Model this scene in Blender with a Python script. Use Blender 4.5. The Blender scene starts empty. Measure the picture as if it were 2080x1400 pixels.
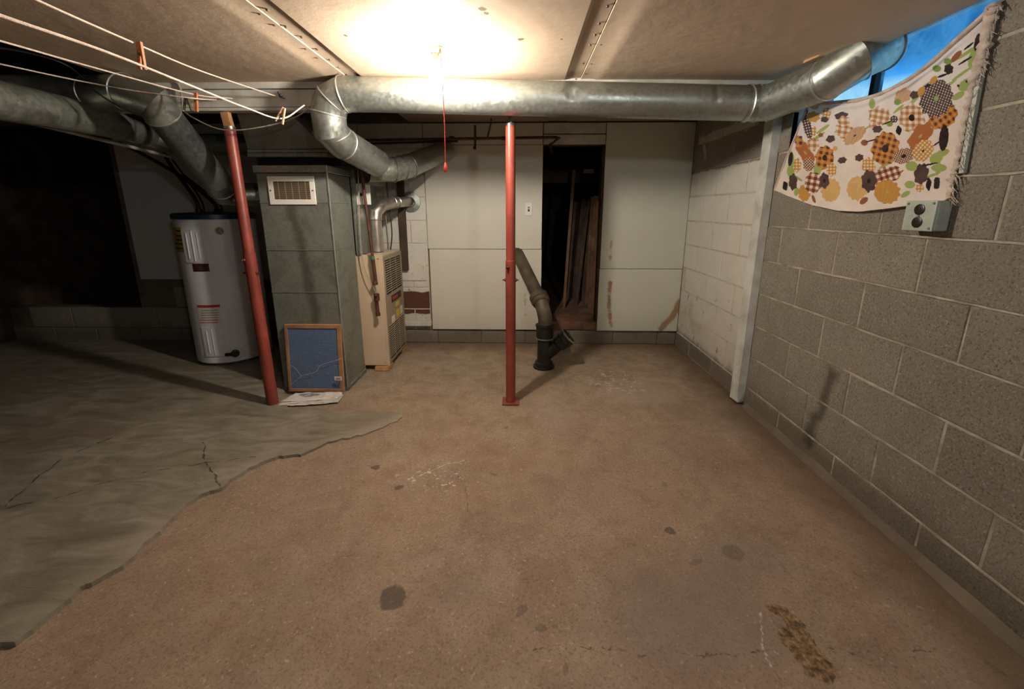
import bpy, bmesh, math, random
import numpy as np
from mathutils import Vector, Matrix, noise
random.seed(7)
C = bpy.context.scene.collection
PI = math.pi
# ------------------------------------------------------------------ camera, world, exposure
TH = math.atan(185/820); PS = math.atan(18/820*math.cos(TH)); CAM = Vector((0, 0, 1.24))
FW = Vector((-math.sin(PS)*math.cos(TH), math.cos(PS)*math.cos(TH), -math.sin(TH)))
RT = Vector((math.cos(PS), math.sin(PS), 0)); UP = RT.cross(FW)
cd = bpy.data.cameras.new('camera'); cam = bpy.data.objects.new('camera', cd); C.objects.link(cam)
cam.matrix_world = Matrix(((RT.x, UP.x, -FW.x, CAM.x), (RT.y, UP.y, -FW.y, CAM.y), (RT.z, UP.z, -FW.z, CAM.z), (0, 0, 0, 1)))
cd.sensor_width = 36; cd.lens = 36*820/2080; cd.shift_y = -90/2080; cd.clip_start = 0.02
bpy.context.scene.camera = cam
vs = bpy.context.scene.view_settings
vs.view_transform = 'Standard'; vs.look = 'None'; vs.exposure = 2.5; vs.gamma = 1; vs.use_curve_mapping = False
BULB = 270.0          # radiance of the bulb's glass
BULB2 = 36.0          # the second ceiling lamp, behind the photographer
BULBCOL = (1.0, .89, .76)

def lin(c):
    return tuple(((v/255)/12.92 if v/255 <= .04045 else ((v/255+.055)/1.055)**2.4) for v in c)

w = bpy.data.worlds.new('sky'); bpy.context.scene.world = w; w.use_nodes = True
nt = w.node_tree; nt.nodes.clear()
o_ = nt.nodes.new('ShaderNodeOutputWorld'); bg = nt.nodes.new('ShaderNodeBackground'); tc = nt.nodes.new('ShaderNodeTexCoord')
sp = nt.nodes.new('ShaderNodeSeparateXYZ'); rp = nt.nodes.new('ShaderNodeValToRGB')
nt.links.new(tc.outputs['Generated'], sp.inputs[0]); nt.links.new(sp.outputs['Z'], rp.inputs[0])
e = rp.color_ramp.elements
e[0].position = .0; e[0].color = (.55, .9, 1.0, 1); e[1].position = .34; e[1].color = (.006, .09, .26, 1)
for p_, c_ in ((.205, (.6, .95, 1.0, 1)), (.219, (.08, .45, .9, 1)), (.245, (.010, .15, .36, 1))):
    n_ = e.new(p_); n_.color = c_
nt.links.new(rp.outputs[0], bg.inputs[0]); bg.inputs[1].default_value = .2
nt.links.new(bg.outputs[0], o_.inputs[0])

# ------------------------------------------------------------------ helpers
def at(x, y, **k):
    """point of the real plane X=, Y= or Z= that the surveyed photo point (x, y) lies on"""
    d = FW + RT*((x-1040)/820) - UP*((y-610)/820)
    (a, v), = k.items(); i = 'XYZ'.index(a); t = (v-CAM[i])/d[i]
    return CAM + d*t

def setp(o, label=None, cat=None, group=None, kind=None):
    if label: o['label'] = label
    if cat: o['category'] = cat
    if group: o['group'] = group
    if kind: o['kind'] = kind
    return o
def thing(name, label, cat, loc=(0, 0, 0), group=None):
    o = bpy.data.objects.new(name, None); C.objects.link(o); o.location = loc; o.empty_display_size = .05
    return setp(o, label, cat, group)
def link(name, me, m=None, parent=None, smooth=False):
    o = bpy.data.objects.new(name, me); C.objects.link(o)
    if m is not None and not me.materials: me.materials.append(m)
    if parent is not None:
        o.parent = parent
        o.location = -parent.location if parent.parent is None else (0, 0, 0)   # meshes are modelled in world coordinates
    if smooth:
        me.polygons.foreach_set('use_smooth', [True]*len(me.polygons))
    return o
class MB:
    def __init__(s): s.v = []; s.f = []
    def add(s, v, f):
        n = len(s.v); s.v += [tuple(p) for p in v]; s.f += [tuple(i+n for i in q) for q in f]; return s
    def box(s, x0, x1, y0, y1, z0, z1):
        return s.add([(x, y, z) for z in (z0, z1) for y in (y0, y1) for x in (x0, x1)],
                     [(0, 2, 3, 1), (4, 5, 7, 6), (0, 1, 5, 4), (2, 6, 7, 3), (0, 4, 6, 2), (1, 3, 7, 5)])
    def obox(s, a, b, wdt, hgt, up=(0, 0, 1)):
        """box running from a to b"""
        a = Vector(a); b = Vector(b); d = (b-a).normalized(); u = Vector(up)
        sd = d.cross(u).normalized(); u = sd.cross(d)
        v = [p + sd*(i*wdt/2) + u*(j*hgt/2) for p in (a, b) for j in (-1, 1) for i in (-1, 1)]
        return s.add(v, [(0, 1, 3, 2), (4, 6, 7, 5), (0, 4, 5, 1), (2, 3, 7, 6), (0, 2, 6, 4), (1, 5, 7, 3)])
    def quadslab(s, pts, t):
        """four corners extruded by vector t"""
        t = Vector(t); p = [Vector(q) for q in pts]; v = p+[q+t for q in p]
        return s.add(v, [(0, 1, 2, 3), (7, 6, 5, 4), (0, 4, 5, 1), (1, 5, 6, 2), (2, 6, 7, 3), (3, 7, 4, 0)])
    def tube(s, pts, r, seg=20, cap=True, squash=None):
        pts = [Vector(p) for p in pts]; n = len(pts); rr = r if isinstance(r, (list, tuple)) else [r]*n
        d0 = (pts[1]-pts[0]).normalized(); ref = Vector((0, 0, 1)) if abs(d0.z) < .9 else Vector((0, 1, 0))
        u = d0.cross(ref).normalized(); v = u.cross(d0)
        base = len(s.v); 
        for i in range(n):
            din = (pts[i]-pts[i-1]).normalized() if i else d0
            dout = (pts[i+1]-pts[i]).normalized() if i < n-1 else din
            if i: # transport frame
                u = (u - din*u.dot(din)).normalized(); v = u.cross(din)
            nb = (din+dout)
            nb = nb.normalized() if nb.length > 1e-6 else din
            for k in range(seg):
                a = 2*PI*k/seg; off = (u*math.cos(a)+v*math.sin(a))*rr[i]
                t = -off.dot(nb)/max(.2, din.dot(nb))
                s.v.append(tuple(pts[i]+off+din*t))
        for i in range(n-1):
            for k in range(seg):
                a = base+i*seg+k; b = base+i*seg+(k+1) % seg
                s.f.append((a, b, b+seg, a+seg))
        if cap:
            s.f.append(tuple(base+k for k in range(seg))); s.f.append(tuple(base+(n-1)*seg+k for k in reversed(range(seg))))
        return s
    def lathe(s, c, prof, seg=32, axis=(0, 0, 1), cap=True):
        """prof = [(radius, height along the axis)]"""
        c = Vector(c); ax = Vector(axis).normalized()
        u = ax.cross(Vector((0, 0, 1)) if abs(ax.z) < .9 else Vector((0, 1, 0))).normalized(); v = ax.cross(u)
        base = len(s.v)
        for r, h in prof:
            for k in range(seg):
                a = 2*PI*k/seg; s.v.append(tuple(c+ax*h+(u*math.cos(a)+v*math.sin(a))*r))
        for i in range(len(prof)-1):
            for k in range(seg):
                a = base+i*seg+k; b = base+i*seg+(k+1) % seg; s.f.append((a, b, b+seg, a+seg))
        if cap:
            s.f.append(tuple(base+k for k in reversed(range(seg)))); s.f.append(tuple(base+(len(prof)-1)*seg+k for k in range(seg)))
        return s
    def mesh(s, name):
        me = bpy.data.meshes.new(name); me.from_pydata(s.v, [], s.f)
        bm = bmesh.new(); bm.from_mesh(me); bmesh.ops.recalc_face_normals(bm, faces=bm.faces); bm.to_mesh(me); bm.free()
        return me
    def build(s, name, m, parent=None, smooth=False, bevel=0, segs=2):
        me = s.mesh(name); o = link(name, me, m, parent, False)
        if smooth:
            me.polygons.foreach_set('use_smooth', [True]*len(me.polygons))
            try: me.set_sharp_from_angle(angle=math.radians(38))
            except Exception: pass
        if bevel:
            b = o.modifiers.new('bevel', 'BEVEL'); b.width = bevel; b.segments = segs; b.limit_method = 'ANGLE'; b.angle_limit = math.radians(40)
        return o
def box(x0, x1, y0, y1, z0, z1): return MB().box(x0, x1, y0, y1, z0, z1)
def smoothpath(P, n=8):
    P = [Vector(p) for p in P]; Q = [P[0]*2-P[1]]+P+[P[-1]*2-P[-2]]; out = []
    for i in range(1, len(Q)-2):
        for k in range(n):
            t = k/n; a, b, c, d = Q[i-1:i+3]
            out.append(.5*((2*b)+(c-a)*t+(2*a-5*b+4*c-d)*t*t+(-a+3*b-3*c+d)*t**3))
    out.append(P[-1]); return out

# ------------------------------------------------------------------ node helpers
class G:
    def __init__(s, name):
        s.m = bpy.data.materials.new(name); s.m.use_nodes = True; s.t = s.m.node_tree; s.t.nodes.clear()
        s.out = s.t.nodes.new('ShaderNodeOutputMaterial'); s.b = s.t.nodes.new('ShaderNodeBsdfPrincipled')
        s.t.links.new(s.b.outputs[0], s.out.inputs[0])
    def n(s, ty, **k):
        q = s.t.nodes.new(ty)
        for a, b in k.items(): setattr(q, a, b)
        return q
    def put(s, sock, val):
        if hasattr(val, 'is_linked') or isinstance(val, bpy.types.NodeSocket): s.t.links.new(val, sock)
        else: sock.default_value = val
    def math(s, op, a, b=0., c=0., clamp=False):
        q = s.n('ShaderNodeMath', operation=op, use_clamp=clamp)
        for i, v in enumerate((a, b, c)): s.put(q.inputs[i], v)
        return q.outputs[0]
    def vec(s, op, a, b=(0, 0, 0), sc=None):
        q = s.n('ShaderNodeVectorMath', operation=op); s.put(q.inputs[0], a); s.put(q.inputs[1], b)
        if sc is not None: s.put(q.inputs['Scale'], sc)
        return q.outputs['Value'] if op in ('LENGTH', 'DOT_PRODUCT', 'DISTANCE') else q.outputs[0]
    def pos(s): return s.n('ShaderNodeNewGeometry').outputs['Position']
    def obj(s): return s.n('ShaderNodeTexCoord').outputs['Object']
    def noise(s, v, scale, detail=5., rough=.55, dist=0., col=False):
        q = s.n('ShaderNodeTexNoise'); s.put(q.inputs['Vector'], v); q.inputs['Scale'].default_value = scale
        q.inputs['Detail'].default_value = detail; q.inputs['Roughness'].default_value = rough; q.inputs['Distortion'].default_value = dist
        return q.outputs['Color' if col else 'Fac']
    def ramp(s, f, stops, interp='LINEAR'):
        q = s.n('ShaderNodeValToRGB'); s.put(q.inputs[0], f); el = q.color_ramp.elements; q.color_ramp.interpolation = interp
        for i, (p, c) in enumerate(stops):
            x = el[i] if i < 2 else el.new(p)
            x.position = p; x.color = (c, c, c, 1) if isinstance(c, (int, float)) else tuple(lin(c))+(1,)
        return q.outputs[0]
    def mix(s, f, a, b, mode='MIX'):
        q = s.n('ShaderNodeMix', data_type='RGBA', blend_type=mode); s.put(q.inputs[0], f)
        s.put(q.inputs[6], a if not isinstance(a, tuple) else (tuple(lin(a))+(1,))); s.put(q.inputs[7], b if not isinstance(b, tuple) else (tuple(lin(b))+(1,)))
        return q.outputs[2]
    def step(s, v, a, b):       # 1 below a, 0 above b
        q = s.n('ShaderNodeMapRange', interpolation_type='SMOOTHSTEP'); s.put(q.inputs[0], v)
        q.inputs[1].default_value = a; q.inputs[2].default_value = b; q.inputs[3].default_value = 1; q.inputs[4].default_value = 0
        return q.outputs[0]
    def warp(s, v, scale, amt):
        c = s.noise(v, scale, 3., col=True); c = s.vec('SUBTRACT', c, (.5, .5, .5)); c = s.vec('SCALE', c, sc=amt)
        return s.vec('ADD', v, c)
    def poly(s, p, pts):        # distance to a polyline
        best = None
        for a, b in zip(pts, pts[1:]):
            a = Vector(a); b = Vector(b); ba = b-a
            pa = s.vec('SUBTRACT', p, tuple(a)); h = s.math('DIVIDE', s.vec('DOT_PRODUCT', pa, tuple(ba)), ba.length_squared, clamp=True)
            d = s.vec('LENGTH', s.vec('SUBTRACT', pa, s.vec('SCALE', tuple(ba), sc=h)))
            best = d if best is None else s.math('MINIMUM', best, d)
        return best
    def blob(s, p, c, r, rot=0.):   # normalised distance to an ellipse on the floor
        q = s.n('ShaderNodeMapping', vector_type='TEXTURE'); s.put(q.inputs['Vector'], p)
        q.inputs['Location'].default_value = tuple(c); q.inputs['Rotation'].default_value = (0, 0, rot); q.inputs['Scale'].default_value = (r[0], r[1], 1 if len(r) < 3 else r[2])
        return s.vec('LENGTH', q.outputs[0])
    def fin(s, col, rough=.8, metal=0., bump=None, bs=.3, bd=.01, spec=.5):
        s.put(s.b.inputs['Base Color'], col if not isinstance(col, tuple) else tuple(lin(col))+(1,)); s.put(s.b.inputs['Roughness'], rough); s.put(s.b.inputs['Metallic'], metal)
        s.b.inputs['Specular IOR Level'].default_value = spec
        if bump is not None:
            q = s.n('ShaderNodeBump'); q.inputs['Strength'].default_value = bs; q.inputs['Distance'].default_value = bd
            s.put(q.inputs['Height'], bump); s.t.links.new(q.outputs[0], s.b.inputs['Normal'])
        return s.m
def simple(name, c1, c2=None, scale=8., rough=.7, metal=0., bs=0., bscale=60., spec=.5, lo=.35, hi=.65):
    g = G(name); p = g.pos(); c2 = c2 or tuple(max(0, v*.85) for v in c1)
    col = g.ramp(g.noise(p, scale), [(lo, c1), (hi, c2)])
    return g.fin(col, rough, metal, g.noise(p, bscale, 4.) if bs else None, bs, .004, spec)

# ------------------------------------------------------------------ materials
def m_floor():
    g = G('worn_red_brown_concrete'); p = g.pos()
    big = g.noise(p, 1.3, 5., .6); mid = g.noise(p, 7., 6., .65, .6); fine = g.noise(p, 130., 3., .7)
    col = g.ramp(big, [(.3, (142, 129, 110)), (.5, (158, 142, 120)), (.7, (134, 124, 108))])
    col = g.mix(g.ramp(mid, [(.4, 0.), (.72, .8)]), col, (116, 97, 80)); col = g.mix(g.ramp(g.noise(g.vec('ADD', p, (3, 9, 2)), 3.1, 6., .7, .5), [(.5, 0.), (.72, .7)]), col, (172, 154, 134))
    col = g.mix(g.ramp(g.noise(g.vec('ADD', p, (7, 3, 1)), 2.2, 4., .6), [(.55, 0.), (.8, .5)]), col, (150, 140, 130))
    # redder paint left towards the far wall
    sy = g.n('ShaderNodeSeparateXYZ'); g.put(sy.inputs[0], p)
    red = g.math('MULTIPLY', g.step(sy.outputs['Y'], 3.2, 1.6), g.noise(p, 2.6, 4.)); red = g.math('SUBTRACT', g.noise(p, 2.6, 4.), red)
    col = g.mix(g.math('MULTIPLY', red, .9), col, (140, 112, 94))
    col = g.mix(g.ramp(fine, [(.35, .5), (.5, 0.)]), col, (84, 70, 60)); col = g.mix(g.ramp(g.noise(p, 75., 2., .6), [(.62, 0.), (.78, .8)]), col, (186, 166, 146))
    # darker brown band along the right wall and the far wall
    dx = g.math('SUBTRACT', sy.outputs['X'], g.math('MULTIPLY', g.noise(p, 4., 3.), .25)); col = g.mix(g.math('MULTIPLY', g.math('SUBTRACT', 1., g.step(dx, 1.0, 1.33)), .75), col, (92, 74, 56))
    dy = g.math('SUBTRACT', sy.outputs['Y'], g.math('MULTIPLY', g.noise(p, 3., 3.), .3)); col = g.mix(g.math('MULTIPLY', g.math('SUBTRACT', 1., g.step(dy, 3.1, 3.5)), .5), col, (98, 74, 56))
    wp = g.warp(g.warp(p, 16., .05), 70., .016); wp2 = g.warp(p, 60., .02); wp3 = g.warp(p, 9., .09)
    F = lambda x, y: tuple(at(x, y, Z=0))
    # grey worn stains
    for x, y, rx, ry, k in ((1400, 1240, .34, .22, .45), (1500, 1130, .2, .12, .3), (930, 1200, .1, .08, .25), (1300, 800, .3, .2, .35), (1130, 840, .16, .2, .2)):
        col = g.mix(g.math('MULTIPLY', g.step(g.blob(wp3, F(x, y), (rx, ry)), .4, 1.25), k), col, (112, 104, 98) if y > 900 else (164, 152, 140))
    # white flakes of efflorescence
    fl = g.math('MULTIPLY', g.step(g.blob(wp3, F(1250, 775), (.22, .26)), .5, 1.2), g.ramp(g.noise(p, 26., 4., .7, .8), [(.56, 0.), (.63, .9)]))
    col = g.mix(fl, col, (200, 192, 184))
    fl = g.math('MULTIPLY', g.step(g.blob(wp3, F(880, 965), (.2, .14)), .5, 1.2), g.ramp(g.noise(p, 40., 3., .7, .8), [(.6, 0.), (.66, .9)]))
    col = g.mix(fl, col, (206, 196, 184))
    # scratches and cracks
    h = g.noise(p, 160., 4., .7)
    cr = g.poly(wp, [F(*q) for q in ((1030, 1318), (1150, 1322), (1200, 1308), (1260, 1318), (1310, 1332), (1360, 1318), (1420, 1328), (1500, 1332), (1560, 1318))])
    cr = g.math('MINIMUM', cr, g.poly(wp, [F(*q) for q in ((1680, 1318), (1740, 1328), (1800, 1322), (1900, 1322))]))
    cr = g.math('MINIMUM', cr, g.poly(wp, [F(*q) for q in ((918, 950), (945, 985), (948, 1040))]))
    cr = g.math('MINIMUM', cr, g.poly(wp, [F(*q) for q in ((2000, 1340), (2060, 1380), (2090, 1400))]))
    crm = g.math('MULTIPLY', g.step(cr, .0006, .004), g.ramp(g.noise(p, 9., 3.), [(.35, .25), (.6, .85)])); col = g.mix(crm, col, (66, 54, 46))
    sc = g.poly(wp2, [F(*q) for q in ((838, 972), (905, 943), (943, 935))]); sc = g.math('MINIMUM', sc, g.poly(wp2, [F(*q) for q in ((1545, 1245), (1550, 1318), (1565, 1350))]))
    col = g.mix(g.math('MULTIPLY', g.step(sc, .001, .005), .7), col, (196, 186, 172))
    # pits, chips and the brown patch (bitumen-like crust)
    dark = None
    for x, y, rx, ry, rot in ((797, 1210, .05, .055, .5), (1362, 1079, .02, .03, .8), (1490, 1120, .045, .04, 0), (1100, 1275, .018, .018, 0), (1150, 1355, .014, .014, 0), (1026, 868, .018, .014, 0), (763, 948, .025, .02, 0), (812, 987, .03, .016, .6), (1058, 1240, .03, .02, .7), (1415, 1140, .03, .016, .3), (1002, 962, .02, .012, 0), (1348, 983, .02, .02, 0)):
        b_ = g.step(g.blob(wp, F(x, y), (rx, ry), rot), .72, .95)
        k = .85 if (x, y) in ((797, 1210), (1362, 1079), (812, 987), (763, 948)) else .45
        b_ = g.math('MULTIPLY', b_, k); dark = b_ if dark is None else g.math('MAXIMUM', dark, b_)
    col = g.mix(dark, col, g.mix(g.noise(p, 90., 3.), (62, 52, 46), (104, 92, 82)))
    wq = g.warp(g.warp(p, 18., .07), 60., .025)
    pa = g.step(g.poly(wq, [F(*q) for q in ((1584, 1240), (1612, 1262), (1630, 1300))]), .02, .026)
    pa = g.math('MAXIMUM', pa, g.step(g.poly(wq, [F(*q) for q in ((1612, 1298), (1642, 1325), (1660, 1352))]), .038, .047))
    col = g.mix(g.math('MULTIPLY', pa, .9), col, g.ramp(g.noise(p, 55., 5., .7), [(.38, (58, 44, 30)), (.5, (112, 86, 54)), (.66, (160, 130, 96))]))
    hh = g.math('SUBTRACT', g.math('ADD', g.math('MULTIPLY', h, .55), g.math('MULTIPLY', g.noise(p, 28., 5.), .9)), g.math('MULTIPLY', crm, 1.2)); hh = g.math('SUBTRACT', hh, g.math('MULTIPLY', dark, .9)); hh = g.math('ADD', hh, g.math('MULTIPLY', pa, g.noise(p, 50., 4., .7)))
    return g.fin(col, g.ramp(mid, [(.3, .62), (.8, .85)]), 0, hh, .55, .006, .35)
def m_overlay():
    g = G('grey_skim_concrete'); p = g.pos()
    st = g.n('ShaderNodeMapping'); g.put(st.inputs['Vector'], p); st.inputs['Rotation'].default_value = (0, 0, -.5); st.inputs['Scale'].default_value = (1, 3.2, 1)
    s2 = g.noise(st.outputs[0], 3.4, 7., .62, 1.1)
    col = g.ramp(s2, [(.3, (104, 97, 84)), (.5, (128, 121, 107)), (.7, (152, 146, 132))])
    col = g.mix(g.ramp(g.noise(p, 1.7, 4.), [(.5, 0.), (.7, .6)]), col, (110, 96, 74))
    sy = g.n('ShaderNodeSeparateXYZ'); g.put(sy.inputs[0], p)
    F = lambda x, y: tuple(at(x, y, Z=.012))
    edge = g.poly(g.warp(p, 6., .1), [F(*q) for q in EDGE[::2]])
    col = g.mix(g.math('MULTIPLY', g.step(edge, .02, .13), .35), col, (158, 152, 138))
    wp = g.warp(p, 14., .05)
    cr = g.poly(wp, [F(*q) for q in ((15, 1032), (110, 1015), (200, 986), (290, 962), (415, 942), (520, 928))])
    cr = g.math('MINIMUM', cr, g.poly(wp, [F(*q) for q in ((412, 900), (416, 940), (448, 992))]))
    cr = g.math('MINIMUM', cr, g.poly(wp, [F(*q) for q in ((70, 764), (160, 780), (240, 772))]))
    cr = g.math('MINIMUM', cr, g.poly(wp, [F(*q) for q in ((0, 1036), (60, 985), (130, 930), (250, 880))]))
    crm = g.math('MULTIPLY', g.step(cr, .0015, .006), .75); col = g.mix(crm, col, (58, 52, 42))
    col = g.mix(g.ramp(g.noise(p, 30., 4., .7), [(.66, 0.), (.74, .5)]), col, (76, 66, 54))
    hh = g.math('SUBTRACT', g.math('ADD', g.math('MULTIPLY', s2, 1.8), g.math('MULTIPLY', g.noise(p, 40., 4.), .4)), crm)
    return g.fin(col, g.ramp(s2, [(.3, .5), (.8, .75)]), 0, hh, .6, .01, .4)
def m_block(painted_back=False, name='bare_concrete_block'):
    g = G(name); p = g.pos(); oi = g.n('ShaderNodeObjectInfo').outputs['Random']
    a = g.noise(p, 120., 5., .8); b = g.noise(p, 9., 5., .6)
    col = g.mix(b, (146, 138, 126), (176, 168, 155)); col = g.mix(g.math('MULTIPLY', oi, .45), col, (132, 124, 111))
    col = g.mix(g.ramp(a, [(.36, .8), (.48, 0.)]), col, (78, 70, 60)); col = g.mix(g.ramp(g.noise(p, 110., 3., .7), [(.56, 0.), (.68, .7)]), col, (192, 186, 174))
    sy = g.n('ShaderNodeSeparateXYZ'); g.put(sy.inputs[0], p); X, Y, Z = sy.outputs
    low = g.math('SUBTRACT', Z, g.math('MULTIPLY', g.noise(p, 5., 4.), .22)); col = g.mix(g.math('MULTIPLY', g.step(low, -.05, .12), .5), col, (88, 72, 52))
    wp = g.warp(p, 14., .07)
    W = lambda x, y: tuple(at(x, y, X=1.457))
    for q, r_ in ((((1690, 760), (1665, 840)), .04), (((1655, 850), (1640, 900)), .04)):
        col = g.mix(g.math('MULTIPLY', g.step(g.poly(wp, [W(*z) for z in q]), r_*.2, r_*1.3), .6), col, (48, 36, 26))
    wob = g.math('MULTIPLY', g.math('SUBTRACT', g.noise(p, 9., 4.), .5), .05)
    wall = g.step(g.math('ADD', Z, wob), 1.525, 1.54)
    if painted_back: mask = g.math('MULTIPLY', wall if False else 1., g.math('SUBTRACT', 1., g.math('MULTIPLY', g.step(g.math('ADD', Z, wob), .49, .5), g.step(g.math('MULTIPLY', g.math('ADD', Z, wob), -1), -.29, -.28))))
    else: mask = g.math('MULTIPLY', wall, g.math('MULTIPLY', g.math('SUBTRACT', 1., g.step(X, .9, 1.)), g.math('SUBTRACT', 1., g.step(Y, 2.5, 2.51))))
    if not painted_back:
        stripe = g.step(g.poly(wp, [W(*z) for z in ((1422, 288), (1540, 243))]), .03, .036); stripe = g.math('MAXIMUM', stripe, g.step(g.poly(wp, [W(*z) for z in ((1430, 290), (1434, 318))]), .02, .026))
        mask = g.math('MAXIMUM', mask, g.math('MULTIPLY', stripe, .7))
    chips = g.math('MULTIPLY', g.ramp(g.noise(p, 16., 5., .65), [(.64, 0.), (.68, 1.)]), g.step(Z, .35, 1.0))
    mask = g.math('MULTIPLY', mask, g.math('SUBTRACT', 1., chips))
    mask = g.math('MULTIPLY', mask, g.math('SUBTRACT', 1., g.step(low, .0, .1)))
    pc = g.mix(b, (196, 194, 184), (216, 214, 204)); pc = g.mix(g.ramp(a, [(.3, .3), (.45, 0.)]), pc, (120, 112, 98)); pc = g.mix(g.math('MULTIPLY', g.step(Z, .1, .75), .3), pc, (150, 134, 112))
    if painted_back:
        brown = g.mix(b, (92, 60, 46), (110, 76, 60)); col = g.mix(g.math('MULTIPLY', g.step(g.math('MULTIPLY', Z, -1.), -.2, -.19), g.step(Z, .52, .53)), col, brown)
    col = g.mix(mask, col, pc)
    return g.fin(col, .9, 0, g.math('ADD', g.math('MULTIPLY', a, g.math('SUBTRACT', 1.2, mask)), g.math('MULTIPLY', b, 1.2)), .95, .008, .25)
def m_panel(name, c1, c2, peel=()):
    g = G(name); p = g.pos(); b = g.noise(p, 2.5, 5.); col = g.mix(b, c1, c2)
    col = g.mix(g.ramp(g.noise(p, 24., 4., .7), [(.69, 0.), (.72, .7)]), col, (126, 110, 92))
    sy = g.n('ShaderNodeSeparateXYZ'); g.put(sy.inputs[0], p)
    col = g.mix(g.math('MULTIPLY', g.step(sy.outputs['Z'], .1, .4), .25), col, (150, 140, 118))
    wp = g.warp(p, 30., .03)
    for pts, r_ in peel:
        d = g.step(g.poly(wp, [tuple(at(x, y, Y=3.6)) for x, y in pts]), r_*.6, r_)
        col = g.mix(d, col, g.mix(g.noise(p, 30., 3.), (128, 92, 56), (176, 150, 118)))
    return g.fin(col, .55, 0, g.noise(p, 16., 5.), .12, .01, .4)
def m_ceiling(name, c1, c2):
    g = G(name); p = g.pos(); b = g.noise(p, 1.8, 4.); col = g.mix(b, c1, c2)
    wp = g.warp(p, 30., .03)
    st = g.n('ShaderNodeMapping'); g.put(st.inputs['Vector'], p); st.inputs['Rotation'].default_value = (0, 0, .4); st.inputs['Scale'].default_value = (1, 5, 1)
    col = g.mix(g.ramp(g.noise(st.outputs[0], 6., 5., .7), [(.68, 0.), (.73, .5)]), col, (150, 128, 108))
    for x, y, r_ in ((980, 18, .022), (987, 27, .014), (927, 26, .008), (1058, 80, .016), (970, 100, .022), (938, 67, .007), (703, 72, .01), (1140, 80, .008)):
        col = g.mix(g.math('MULTIPLY', g.step(g.blob(wp, tuple(at(x, y, Z=1.925)), (r_, r_)), .6, .9), .85), col, (84, 58, 36))
    return g.fin(col, .8, 0, g.noise(p, 11., 5., .6), .3, .01, .3)
def m_galv(name, c1, c2, rough=.38, metal=.85, sc=70., stain=None, drip=False):
    g = G(name); p = g.obj()
    v = g.n('ShaderNodeTexVoronoi'); g.put(v.inputs['Vector'], p); v.inputs['Scale'].default_value = sc
    sp = g.n('ShaderNodeSeparateColor'); g.put(sp.inputs[0], v.outputs['Color'])
    f = g.math('ADD', g.math('MULTIPLY', sp.outputs[0], .45), g.math('MULTIPLY', g.noise(p, 3.5, 5.), .6)); col = g.mix(f, c1, c2)
    if stain: col = g.mix(g.ramp(g.noise(p, 5., 5., .65, .8), [(.52, 0.), (.7, .6)]), col, stain)
    if drip:
        wq = g.warp(g.pos(), 9., .08); dd_ = g.poly(wq, [tuple(at(x, y, Y=2.6)) for x, y in ((592, 425), (612, 500), (626, 560), (640, 650))])
        col = g.mix(g.math('MULTIPLY', g.step(dd_, .01, .055), .55), col, (58, 50, 40))
    return g.fin(col, g.math('ADD', g.math('MULTIPLY', sp.outputs[1], .16), rough), metal, g.noise(p, 7., 3.), .12, .01)

EDGE = [(0, 1316), (30, 1311), (65, 1285), (125, 1237), (165, 1200), (215, 1172), (247, 1156), (280, 1125), (320, 1085), (385, 1025), (450, 995), (480, 972), (530, 945), (565, 931), (610, 927), (670, 900), (740, 885), (780, 867), (820, 847)]
M = {}
M['floor'] = m_floor(); M['overlay'] = m_overlay(); M['block'] = m_block(); M['blockb'] = m_block(True, 'painted_concrete_block')
M['mortar'] = simple('pale_mortar', (182, 173, 158), (136, 126, 110), 14., .9, bs=.5, bscale=90.)
M['mortarw'] = simple('painted_mortar', (200, 196, 184), (176, 168, 152), 14., .85, bs=.4, bscale=80.)
M['core'] = simple('dark_core_concrete', (112, 100, 84), (92, 82, 70), 6., .95)
PEELL = (([(1066, 600), (1068, 640)], .03), ([(1073, 505), (1074, 545)], .018))
PEELR = (([(1243, 492), (1240, 530)], .03), ([(1240, 575), (1238, 620), (1242, 665)], .034), ([(1382, 615), (1368, 645), (1345, 668)], .045), ([(1400, 490), (1394, 520)], .024), ([(1275, 370), (1279, 420)], .008))
M['panel'] = m_panel('off_white_painted_board', (208, 206, 194), (196, 193, 178), PEELL); M['panelr'] = m_panel('pale_green_white_board', (202, 204, 190), (190, 191, 175), PEELR)
M['panelh'] = m_panel('grey_white_board', (200, 200, 198), (182, 182, 178)); M['ceil'] = m_ceiling('cream_ceiling_board', (196, 176, 154), (180, 160, 138)); M['ceilb'] = m_ceiling('pink_brown_board', (172, 146, 128), (156, 132, 114))
M['whitewood'] = simple('white_painted_wood', (200, 198, 190), (168, 164, 152), 7., .6, bs=.3, bscale=40.)
M['postwood'] = simple('pale_blue_white_painted_wood', (204, 206, 200), (168, 166, 152), 9., .55, bs=.3, bscale=40., lo=.4, hi=.72)
M['joist'] = simple('dark_aged_shaded_wood', (84, 66, 50), (54, 42, 32), 7., .85, bs=.4, bscale=50.)  # aged wood; its dark tone also paints shade on left wall and doorway boards
M['wood'] = simple('raw_wood', (196, 150, 104), (160, 116, 76), 12., .75, bs=.3)
M['brownwood'] = simple('brown_weathered_wood', (124, 88, 66), (84, 58, 44), 9., .85, bs=.4)
M['wood2'] = simple('shaded_pale_wood', (120, 92, 66), (96, 72, 50), 12., .8)  # pale wood toned down, with the shade behind the doorway in its colour
M['red'] = simple('red_oxide_paint', (142, 66, 52), (120, 52, 42), 6., .42, bs=.15, bscale=50.)
M['galv'] = m_galv('galvanized_steel', (184, 190, 184), (148, 154, 150), .3, .88)
M['galvd'] = m_galv('dusty_galvanized_steel', (192, 196, 186), (140, 144, 134), .33, .75, 60., (92, 88, 74))
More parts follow.
